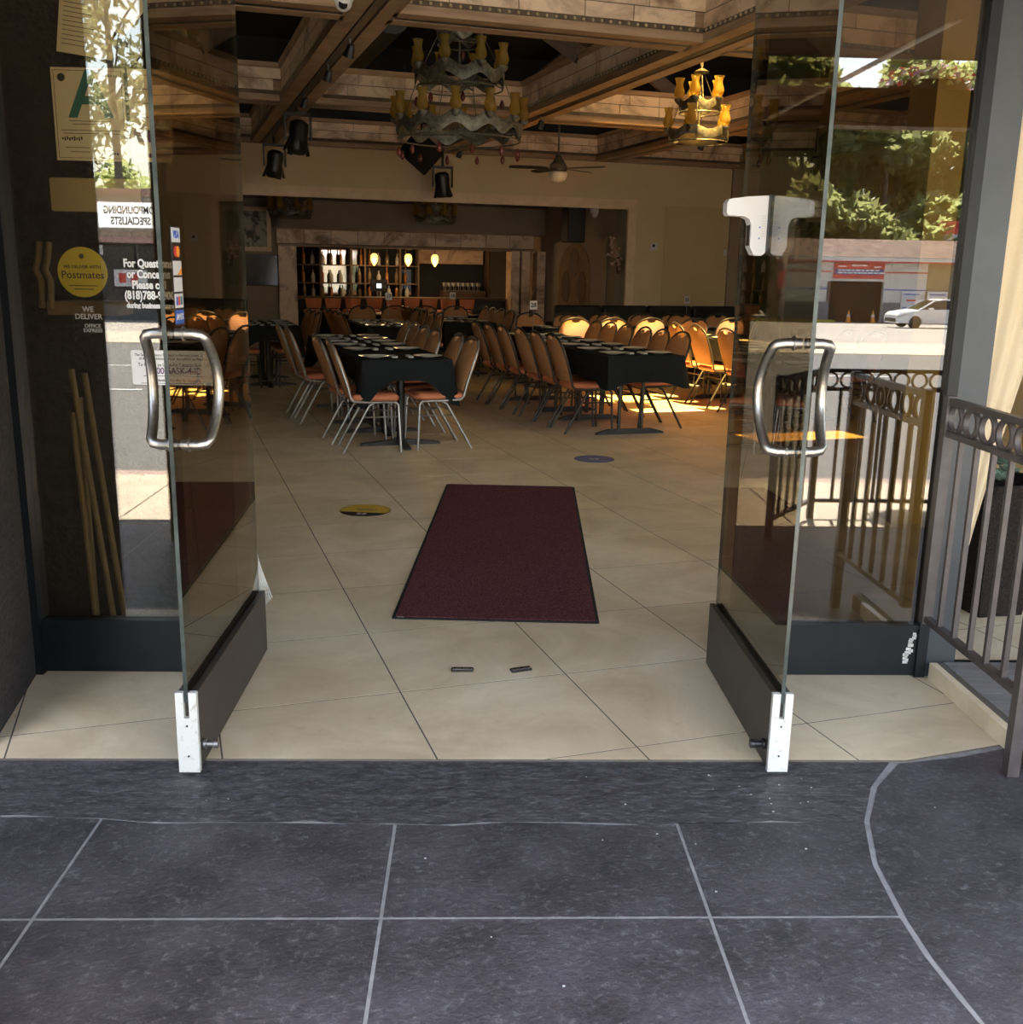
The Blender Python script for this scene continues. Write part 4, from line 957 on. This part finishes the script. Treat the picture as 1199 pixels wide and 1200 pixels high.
# ================================================================== CHANDELIERS, FAN, STAGE LIGHTS
shade_me = MB().lathe([(.022,0),(.042,.016),(.052,.045),(.048,.075),(.036,.11),(.033,.135),(.044,.175),(.050,.185)], 14, cap=False).mesh('shade', M['amber'], 60)
cup_me = MB().lathe([(.012,-.05),(.03,-.035),(.045,-.012),(.045,0),(.022,.004)], 12).mesh('candle_cup', M['iron'], 50)
drop_me = MB().lathe([(.002,0),(.014,-.018),(.022,-.045),(.018,-.07),(.003,-.088)], 10).mesh('drop', M['drop'], 60)
def wavy_band(R, h, amp, lobes, z, ph=0.0):
    N = lobes*12; vs = []; fs = []
    for k in range(N):
        a = 2*pi*k/N; w_ = amp*cos(lobes*a+ph)
        for (q, dz) in ((R,-h/2),(R+.006,-h*.25),(R+.006,h*.25),(R,h/2),(R-.008,h/2),(R-.008,-h/2)): vs.append((q*cos(a), q*sin(a), z+w_+dz))
    for k in range(N):
        k2 = (k+1) % N
        for q in range(6): fs.append((k*6+q,k*6+(q+1)%6,k2*6+(q+1)%6,k2*6+q))
    return MB().add(vs, fs)
def chandelier(label, loc, tiers, scale=1.0, drops=True, top=.9, tray=False):
    c = T('chandelier', label, 'chandelier', loc, A+.2, 'chandeliers')
    MB().tube([(0,0,tiers[0][1]-.05),(0,0,top)], .010, 8).obj('rod', M['iron'], c)
    for k in range(int((top-tiers[-1][1]-.1)/.07)):
        MB().tube([(.016*cos(a)*(1 if k % 2 else .2), .016*cos(a)*(.2 if k % 2 else 1), tiers[-1][1]+.16+.07*k+.035*sin(a)) for a in [2*pi*q/8 for q in range(8)]], .005, 5, closed=True).obj('chain_link', M['iron'], c)
    for ti, (R, z, n_, h) in enumerate(tiers):
        lob = n_
        wavy_band(R, h, h*.30, lob, z).obj('band', M['iron'], c, smooth=50)
        MB().tube([(R*.98*cos(2*pi*k/24), R*.98*sin(2*pi*k/24), z-h*.95) for k in range(24)], .007, 6, closed=True).obj('hoop', M['iron'], c, smooth=50)
        sp = MB()
        for k in range(4):
            a = pi/4+k*pi/2; sp.bar((0,0,z-h*.5), (R*cos(a),R*sin(a),z-h*.5), .010, .014)
        sp.obj('spoke', M['iron'], c)
        for k in range(n_):
            a = 2*pi*k/n_; p = (R*1.02*cos(a), R*1.02*sin(a), z+h*.62)
            O('candle_cup', cup_me, c, p); o = O('shade', shade_me, c, (p[0],p[1],p[2]+.004))
            if drops:
                a2 = a + pi/n_; q = (R*.97*cos(a2), R*.97*sin(a2), z-h*1.35-.03)
                O('drop', drop_me, c, q)
    st_ = MB()
    for (Ra, za, _, _), (Rb, zb, _, _) in zip(tiers, tiers[1:]):
        for k in range(4):
            a = pi/4+k*pi/2; st_.tube([(Ra*cos(a),Ra*sin(a),za), (Rb*cos(a),Rb*sin(a),zb)], .004, 5)
    for k in range(3):
        a = k*2*pi/3; R, z = tiers[-1][:2]; st_.tube([(R*cos(a),R*sin(a),z), (0,0,min(z+.35,top))], .004, 5)
    st_.obj('stay_chain', M['iron'], c)
    if tray: MB().lathe([(.02,-.10),(tiers[0][0]*.55,-.085),(tiers[0][0]*.86,-.03),(tiers[0][0]*.90,-.025),(tiers[0][0]*.5,-.07)], 20, cap=False).obj('dish', M['iron'], c, loc=(0,0,tiers[0][1]), smooth=50)
    if top > .5: MB().lathe([(.02,0),(.07,.01),(.075,.02),(.02,.05)], 14).obj('collar', M['iron'], c, loc=(0,0,tiers[-1][1]+.28), smooth=50)
    return c
chandelier('large three-tier pewter chandelier with amber hurricane shades and red drops', I(1.5,5.75,2.78), [(.57,0,12,.115),(.40,.44,8,.115),(.20,.80,5,.11)], top=1.75)
chandelier('smaller two-tier sunlit chandelier with amber shades on the right', I(3.93,5.75,2.86), [(.29,0,5,.085),(.20,.27,5,.085)], drops=False, top=1.6, tray=True)
chandelier('distant two-ring chandelier in the bar room opening', I(3.15,13.2,2.32), [(.33,0,8,.08),(.2,.18,5,.07)], drops=False, top=.62)
chandelier('distant chandelier in the bar room behind the left door edge', I(.85,13.6,2.36), [(.33,0,8,.08),(.2,.18,5,.07)], drops=False, top=.58)
chandelier('dim chandelier half hidden above the cornice at the right', I(6.6,8.6,2.95), [(.36,0,8,.09),(.22,.3,5,.08)], drops=False, top=1.6)
c = T('ceiling_fan', 'dark five-bladed ceiling fan with white bowl light', 'fan', I(4.0,9.8,2.80), A+.5)
MB().tube([(0,0,.1),(0,0,1.8)], .013, 8).obj('down_rod', M['iron'], c)
MB().lathe([(.03,.26),(.05,.20),(.10,.13),(.12,.10),(.12,.05),(.10,.03)], 18).obj('motor', M['iron'], c, smooth=40)
MB().lathe([(.10,.03),(.125,.02),(.125,-.02),(.10,-.07),(.05,-.10),(.008,-.105),(.008,-.12)], 18).obj('bowl', PM('frosted_bowl', (0.75,0.72,0.62), rough=0.3), c, smooth=40)
bl = MB().prism([(.14,-.025),(.24,-.06),(.55,-.07),(.66,-.05),(.68,0),(.66,.05),(.55,.07),(.24,.06),(.14,.025)], -.004, .004).mesh('blade', M['fan'])
for k in range(5): o = O('blade', bl, c, (0,0,.075), (radians(10),0,k*2*pi/5))
def stage_light(label, loc, rot):
    c = T('stage_light', label, 'stage light', loc, A, 'stage lights')
    MB().tube([(0,0,.55),(0,0,.30)], .018, 8).obj('hanger', M['black'], c)
    MB().bar((0,0,.52),(0,0,.60),.06,.05).obj('clamp', M['black'], c)
    MB().box(-.15,-.13,-.03,.03,.02,.30).box(.13,.15,-.03,.03,.02,.30).box(-.15,.15,-.03,.03,.28,.31).obj('yoke', M['black'], c)
    MB().lathe([(.06,.18),(.10,.15),(.11,.08),(.10,.0),(.115,-.06),(.115,-.14),(.09,-.17)], 16).obj('lamp_head', M['black'], c, smooth=40, rot=rot, loc=(0,0,.05))
    b = MB()
    for a in range(4): b.bar((.11*cos(a*pi/2+.4),.11*sin(a*pi/2+.4),-.06),(.15*cos(a*pi/2+.4),.15*sin(a*pi/2+.4),-.17),.07,.005)
    b.obj('barn_door', M['black'], c, rot=rot, loc=(0,0,.05))
stage_light('black stage light hanging lowest at the left beam', I(.36,10.9,2.80), (.2,.1,0))
stage_light('black stage light under the left beam, nearer the door', I(.36,8.3,2.86), (-.1,.15,0))
stage_light('black stage light right below the large chandelier', I(2.78,11.3,2.66), (.1,-.1,0))
for k, (u, v, z, rx, w_) in enumerate(((2.18,10.1,3.02,.6,.19),(1.72,9.0,3.46,.2,.13),(2.15,4.4,3.72,.3,.13))):
    c = T('loudspeaker', '%s' % ('black tilted loudspeaker behind the large chandelier','dark small loudspeaker under the second cross beam','dark small loudspeaker beside the top beam')[k], 'speaker', I(u,v,z), A+.5, 'hung loudspeakers')
    MB().rbox(-w_,w_,-w_*.8,w_*.8,-w_,w_,.03).obj('cabinet', M['matte'], c, rot=(rx,.5 if k == 0 else 0,0)); MB().tube([(0,0,w_*.5),(0,0,w_+.3)], .015, 6).obj('bracket', M['black'], c)
    MB().box(-w_*.85,w_*.85,-w_*.8-.006,-w_*.8,-w_*.85,w_*.85).obj('grille', M['matte'], c, rot=(rx,.5 if k == 0 else 0,0))
c = T('dome_camera', 'white dome security camera under the left beam', 'camera', I(.02,3.08,3.125), A)
MB().lathe([(.07,.06),(.07,.03),(.06,.0)], 16).obj('base', M['white'], c, smooth=40); MB().ball((0,0,-.005), .055, 14).obj('dome', M['white'], c, smooth=60); MB().lathe([(.028,-.008),(.028,.008)], 14).obj('lens', M['black'], c, loc=(-.01,-.045,-.03), rot=(1.0,0,0))
for k, (u, v) in enumerate(((.30,4.5),(.30,5.6),(.30,7.2),(2.95,7.6),(2.95,11.0),(5.5,8.6))):
    c = T('track_spot', '%s small black track spot under the %s long beam' % (('nearest','second','third','first','second','only')[k], ('left','left','left','middle','middle','right')[k]), 'spotlight', I(u,v,3.2), A, 'track spots')
    MB().tube([(0,0,0),(0,0,-.05)], .006, 6).obj('stem', M['chrome'], c); MB().lathe([(.025,.04),(.035,.0),(.04,-.05),(.02,-.055)], 12).obj('head', M['black'], c, loc=(0,0,-.08), rot=(.5,0,.4), smooth=40)

# ================================================================== ACROSS THE STREET (mirrored in the sidelights)
c = T('hanging_basket', 'hanging basket of red, pink and white flowers under the canopy edge', 'flowers', (3.22,-4.25,2.86))
MB().lathe([(.05,-.16),(.2,-.10),(.27,0),(.27,.02)], 18).obj('basket', M['wicker'], c, smooth=40)
MB().tube([(0,0,.02),(0,0,.20),(0,.36,.20)], .005, 6).obj('hanger', M['black'], c)
for nm, mt, cnt in (('foliage','leaf',420),('red_blossom','petal_r',60),('pink_blossom','petal_p',110),('white_blossom','petal_w',90)):
    b = MB()
    for k in range(cnt):
        a = random.uniform(0,2*pi); e = random.uniform(-.1,1.4); R = random.uniform(.8,1.0)
        p = Vector((.36*R*cos(a)*cos(e), .30*R*sin(a)*cos(e), .15*R*sin(e)+.0)); s_ = .022
        t1 = Vector((random.uniform(-1,1),random.uniform(-1,1),random.uniform(-1,1))).normalized(); t2 = t1.orthogonal().normalized()
        b.add([p-t1*s_, p+t2*s_, p+t1*s_, p-t2*s_], [(0,1,2,3)])
    b.obj(nm, M[mt], c)
by = -60.0; bz = gz(by)
c = T('service_building', 'white service garage with shingle roof across the street', 'building', (0,by,0))
MB().box(18.5,21.4,0,.3,bz,2.55).box(24.7,27.3,0,.3,bz,2.55).box(21.4,24.7,0,.3,1.23,2.55).obj('wall', M['siding'], c)
MB().box(27.3,34,-.4,.3,bz,2.55).obj('brown_wall', PM('brown_siding', (0.26,0.20,0.12), (0.32,0.25,0.15), 2, 0.8), c)
MB().box(18.4,21.35,.0,.38,bz,-.02).box(24.75,27.35,.0,.38,bz,-.02).obj('plinth', M['plinth'], c)
MB().box(21.4,24.7,-3,-.1,bz,1.3).obj('bay_shade', M['garage'], c)  # solid dark block stands in for the shade inside the bay
MB().box(21.2,21.4,.02,.36,bz,1.2).obj('door_post', M['pillar'], c)
rfm = MB(); 
for k in range(9):
    y0_, z0_ = .9-.55*k, 2.62+.13*k; rfm.prism([(y0_,z0_),(y0_-.58,z0_+.137),(y0_-.58,z0_+.19),(y0_,z0_+.06)], 17.8, 35, 'x')
rfm.obj('roof', M['shingle'], c); MB().box(17.8,35,.86,.95,2.42,2.66).obj('fascia', M['siding'], c); MB().box(17.8,35,.87,.96,2.34,2.42).obj('red_stripe', M['red'], c)
for z, mt in ((1.75,'red'),(.72,'blue')): MB().box(18.5,21.38,.3,.32,z,z+.07).box(24.72,27.3,.3,.32,z,z+.07).obj('stripe', M[mt], c)
MB().box(18.2,18.5,0,.35,.75,1.75).obj('red_sign', M['red'], c)
c = T('shop_banner', 'red and blue banner over the garage door across the street', 'banner', (23.05,by+.36,1.85))
MB().box(-1.55,1.55,-.02,.02,-.46,.46).obj('panel', PM('banner_red', (0.60,0.10,0.07), rough=0.6), c); MB().box(-1.5,1.5,.02,.03,-.22,.10).obj('blue_band', PM('banner_blue', (0.08,0.09,0.25), rough=0.6), c)
b = MB()
for z in (.02,-.13):
    x = -1.3
    while x < 1.3: w_ = random.uniform(.15,.35); b.box(x,x+w_,.03,.035,z-.03,z+.05); x += w_+.07
b.box(-1.3,-.8,.02,.03,.22,.30); b.box(-.45,.45,.02,.03,.27,.36); b.box(.9,1.35,.02,.03,.20,.28)
b.obj('lettering', M['vinyl_white'], c)
for k, x in enumerate((26.4,28.0)):
    c = T('price_poster', '%s white service poster beside the garage door' % ('left','right')[k], 'poster', (x,by+.5,-.15), 0, 'service posters')
    MB().box(-.62,.62,-.1,-.05,-.75,.85).obj('sheet', M['white'], c); MB().box(-.5,.5,-.05,-.04,.62,.70).box(-.5,-.05,-.05,-.04,-.6,-.1).obj('blue_block', M['blue'], c); MB().box(.05,.5,-.05,-.04,-.1,.1).box(-.3,.3,-.05,-.04,.25,.35).obj('red_block', M['red'], c)
for k, x in enumerate((22.5,24.0)):
    c = T('traffic_cone', '%s orange traffic cone before the garage' % ('left','right')[k], 'cone', (x,by+.8,gz(by+.8)), 0, 'cones before the garage')
    MB().box(-.2,.2,-.2,.2,0,.04).obj('foot', M['orange'], c); MB().lathe([(.16,.04),(.03,.75)], 12).obj('cone', M['orange'], c); MB().lathe([(.115,.35),(.085,.5)], 12).obj('band', M['white'], c)
S('trim_70', MB().box(10,21.5,by+1.0,by+1.3,gz(by)-.1,gz(by)+.18).mesh('trim_70', PM('yellow_kerb', (0.50,0.40,0.05), rough=0.8)))
c = T('station_canopy', 'red and white filling station canopy across the street', 'canopy', (31.0,by-6,0))
MB().box(0,14,-7,0,4.35,5.2).obj('red_fascia', M['red'], c); MB().box(0,14,-7,.02,3.95,4.35).obj('white_fascia', M['white'], c); MB().box(6,6.4,-4,-3.6,gz(-70),4).obj('post', M['white'], c)
# white saloon car
cy0 = -50.0; cz = gz(cy0)
c = T('saloon_car', 'white saloon car parked across the street', 'car', (21.4,cy0,cz))
side = [(0.05,.26),(0.0,.45),(.03,.66),(.22,.80),(.75,.90),(1.25,.97),(4.3,1.0),(4.75,1.0),(4.85,.8),(4.85,.4),(4.75,.28)]
b = MB(); vs = []
for yy_, sc_ in ((-.92,.96),(-.86,1.0),(.86,1.0),(.92,.96)):
    for (x, z) in side: vs.append((2.43+(x-2.43)*sc_, yy_, z if abs(yy_) < .9 else .32+(z-.32)*.93))
n_ = len(side); fs = [tuple(range(n_)), tuple(range(3*n_,4*n_))] + [(k*n_+i,k*n_+(i+1)%n_,(k+1)*n_+(i+1)%n_,(k+1)*n_+i) for k in range(3) for i in range(n_)]
b.add(vs, fs).obj('body', M['carpaint'], c, smooth=30)
cab = [(1.15,.95),(1.92,1.40),(2.4,1.47),(3.3,1.46),(4.45,.99)]
b = MB(); vs = [(x,yy_*(1 if z < 1 else .80),z) for yy_ in (-.84,.84) for x, z in cab]; n_ = 5
b.add(vs, [(0,1,2,3,4),(9,8,7,6,5)] + [(i,(i+1)%5,5+(i+1)%5,5+i) for i in range(5)]).obj('windows', M['carglass'], c, smooth=30)
MB().prism([(1.85,1.36),(2.4,1.50),(3.3,1.49),(3.75,1.33),(3.3,1.42),(2.4,1.43)], -.71, .71, 'y').obj('roof', M['carpaint'], c)
b = MB()
for yy_ in (-.80,.80): b.bar((1.15,yy_*1.06,.96),(1.95,yy_*.88,1.42),.07,.06); b.bar((2.85,yy_*1.04,.97),(2.85,yy_*.86,1.42),.06,.04)
b.obj('pillar', M['carpaint'], c)
for x in (.95,3.85):
    for yy_ in (-.93,.72):
        w = MB().lathe([(.20,0),(.32,0),(.33,.04),(.33,.17),(.32,.21),(.20,.21)], 20).obj('wheel', M['black'], c, loc=(x,yy_+.21,.33), rot=(pi/2,0,0), smooth=40)
        h = MB().lathe([(.21,.02),(.21,.19)], 16)
        h.obj('rim', M['chrome'], w)
b = MB().prism([(.02,.62),(.5,.76),(.55,.70),(.12,.55)], .80, .925, 'y'); b.obj('headlamp', M['glassware'], c)
MB().box(-.02,.1,-.7,.7,.32,.50).obj('grille', M['black'], c); MB().rbox(1.55,1.80,.90,1.08,.93,1.06,.03).obj('mirror', M['carpaint'], c)
c = T('bike_rack', 'red hooped bike rack before the white car', 'bike rack', (23.9,-47.5,gz(-47.5)))
MB().tube([(-.25,0,0),(-.25,0,.9),(-.18,0,1.06),(0,0,1.12),(.18,0,1.06),(.25,0,.9),(.25,0,0)], .04, 8).obj('hoop', M['red'], c, smooth=50); MB().box(-.3,.3,-.1,.1,0,.3).obj('base', M['pillar'], c)
# pharmacy front on the left
py_ = -42.0; pz = gz(py_)
c = T('pharmacy_front', 'low shop front with dark windows across the street', 'building', (0,py_,0))
MB().box(-26,-9.5,-5,0,pz,2.6).obj('wall', PM('dark_front', (0.10,0.10,0.11), (0.13,0.13,0.14), 3, 0.7), c); MB().box(-16.45,-9.5,-1,.3,2.55,4.45).obj('sign_band', PM('taupe_band', (0.36,0.27,0.21), (0.42,0.32,0.26), 3, 0.8), c)
MB().box(-16.5,-9.4,-.9,.4,2.36,2.58).box(-16.5,-9.4,-.9,.4,4.35,4.55).obj('pink_trim', PM('dusty_pink', (0.40,0.25,0.22), rough=0.8), c)
for x in (-16.3,-14.5,-12.7,-10.9): f = MB().box(x,x+1.65,0,.08,-.2,2.3).obj('window', M['frame'], c); MB().box(x+.06,x+1.59,.08,.1,-.1,2.2).obj('pane', M['carglass'], f)
MB().box(-15.6,-14.2,.1,.12,.55,1.25).obj('window_poster', M['white'], c); MB().box(-15.4,-15.1,.12,.13,.7,1.1).box(-14.9,-14.6,.12,.13,.7,1.1).obj('window_print', M['red'], c)
MB().box(-16.4,-16.0,.1,.14,1.85,2.25).obj('small_sign', M['white'], c)
c = T('street_sign', 'white sign board reading COMPOUNDING SPECIALISTS across the street', 'sign', (-14.55,py_+.34,3.47))
MB().box(-1.72,1.75,-.02,.04,-.66,.72).obj('surround', PM('grey_surround', (0.30,0.26,0.22), rough=0.7), c); MB().box(-1.45,1.6,.04,.07,-.50,.52).obj('board', M['sign_glow'], c)
text('COMPOUNDING', .43, M['blue'] if 0 else M['print'], 'lettering', c, (-.03,.075,.20), rot=(pi/2,0,pi), bold=.012, sx=.72)
text('SPECIALISTS', .43, M['print'], 'lettering', c, (-.10,.075,-.24), rot=(pi/2,0,pi), bold=.012, sx=.72)
# trees
def leaf_cloud(blobs, count, size, mat, seed):
    rnd = random.Random(seed); vs = []; fs = []; tot = sum(b_[3]*b_[4] for b_ in blobs)
    for (x, y, z, rx, rz_) in blobs:
        for _ in range(max(1, int(count*rx*rz_/tot))):
            while True:
                p = Vector((rnd.uniform(-1,1), rnd.uniform(-1,1), rnd.uniform(-1,1)))
                if .25 < p.length < 1: break
            p = Vector((x+p.x*rx, y+p.y*rx, z+p.z*rz_))
            t1 = Vector((rnd.gauss(0,1),rnd.gauss(0,1),rnd.gauss(0,1))).normalized(); t2 = t1.orthogonal().normalized(); s_ = size*rnd.uniform(.6,1.3); k = len(vs)
            vs += [p-t1*s_, p+t2*s_*.45, p+t1*s_, p-t2*s_*.45]; fs.append((k,k+1,k+2,k+3))
    me = bpy.data.meshes.new('foliage'); me.from_pydata([tuple(v) for v in vs], [], fs); me.materials.append(mat); return me
def tree(name, label, x, y, h, rad, mat, seed, count=2600, size=.38, slim=False, low=.12):
    rnd = random.Random(seed); z0 = gz(y); c = T(name, label, 'tree', (x,y,z0), 0, 'trees across the street')
    lean = rnd.uniform(-.6,.6)
    MB().tube([(0,0,0),(lean*.3,0,h*.3),(lean*.6,0,h*.6),(lean,0,h*.9)], [.28,.22,.15,.05] if not slim else [.22,.2,.16,.06], 8).obj('trunk', M['bark'], c, smooth=60)
    br = MB()
    for k in range(9):
        t = rnd.uniform(.35,.85); a = rnd.uniform(0,2*pi); p = Vector((lean*t,0,h*t)); q = p+Vector((cos(a)*rad*.6, sin(a)*rad*.6, h*.14)); br.tube([p,(p+q)/2+Vector((0,0,.15)),q],[.07,.05,.02],5)
    br.obj('branches', M['bark'], c)
    bl_ = []
    for k in range(16 if not slim else 12):
        t = rnd.uniform(low,1.0) if not slim else rnd.uniform(.35,1.0); w_ = rad*(1-.55*max(0,t-.4)) ; a = rnd.uniform(0,2*pi)
        bl_.append((lean*t+cos(a)*w_*.6, sin(a)*w_*.6, h*t, rad*rnd.uniform(.35,.6), rad*rnd.uniform(.35,.65)))
    O('foliage', leaf_cloud(bl_, count, size, mat, seed), c)
k = 0
for (x, y, h, rad, mt) in ((18,-74,17,4.2,'leaf'),(24,-76,19,4.6,'leaf2'),(30,-75,18,4.6,'leaf'),(36.5,-77,17,4.8,'leaf2'),(42,-75,18,4.6,'leaf'),(13,-80,15,4.5,'leaf2'),(48,-79,19,5,'leaf2'),(22,-69,8.5,3.4,'leaf'),(27.5,-69,7.8,3.4,'leaf'),(33,-68.5,7.2,3.2,'leaf2')):
    tree('leafy_tree', 'leafy green tree behind the garage, %s' % ('far left tall','left tall','middle tall','right tall','far right tall','leftmost','rightmost','low left','low middle','low right')[k], x, y, h, rad, M[mt], 40+k, 9000 if h > 10 else 5000, .52); k += 1
tree('eucalyptus', 'slim open-crowned eucalyptus above the pharmacy sign', -17.4, -49, 19, 3.4, M['leaf3'], 71, 900, .30, True)
tree('eucalyptus', 'second thinner eucalyptus left of the pharmacy sign', -22.5, -58, 17, 3.2, M['leaf3'], 72, 800, .30, True)
tree('leafy_tree', 'dark bushy tree right behind the pharmacy sign', -18.6, -52, 6.6, 2.9, M['leaf2'], 73, 2200, .3)
tree('leafy_tree', 'bushy olive tree left behind the pharmacy sign', -22.8, -53, 6.2, 2.8, M['leaf'], 74, 2200, .3)
bpy.context.view_layer.update()
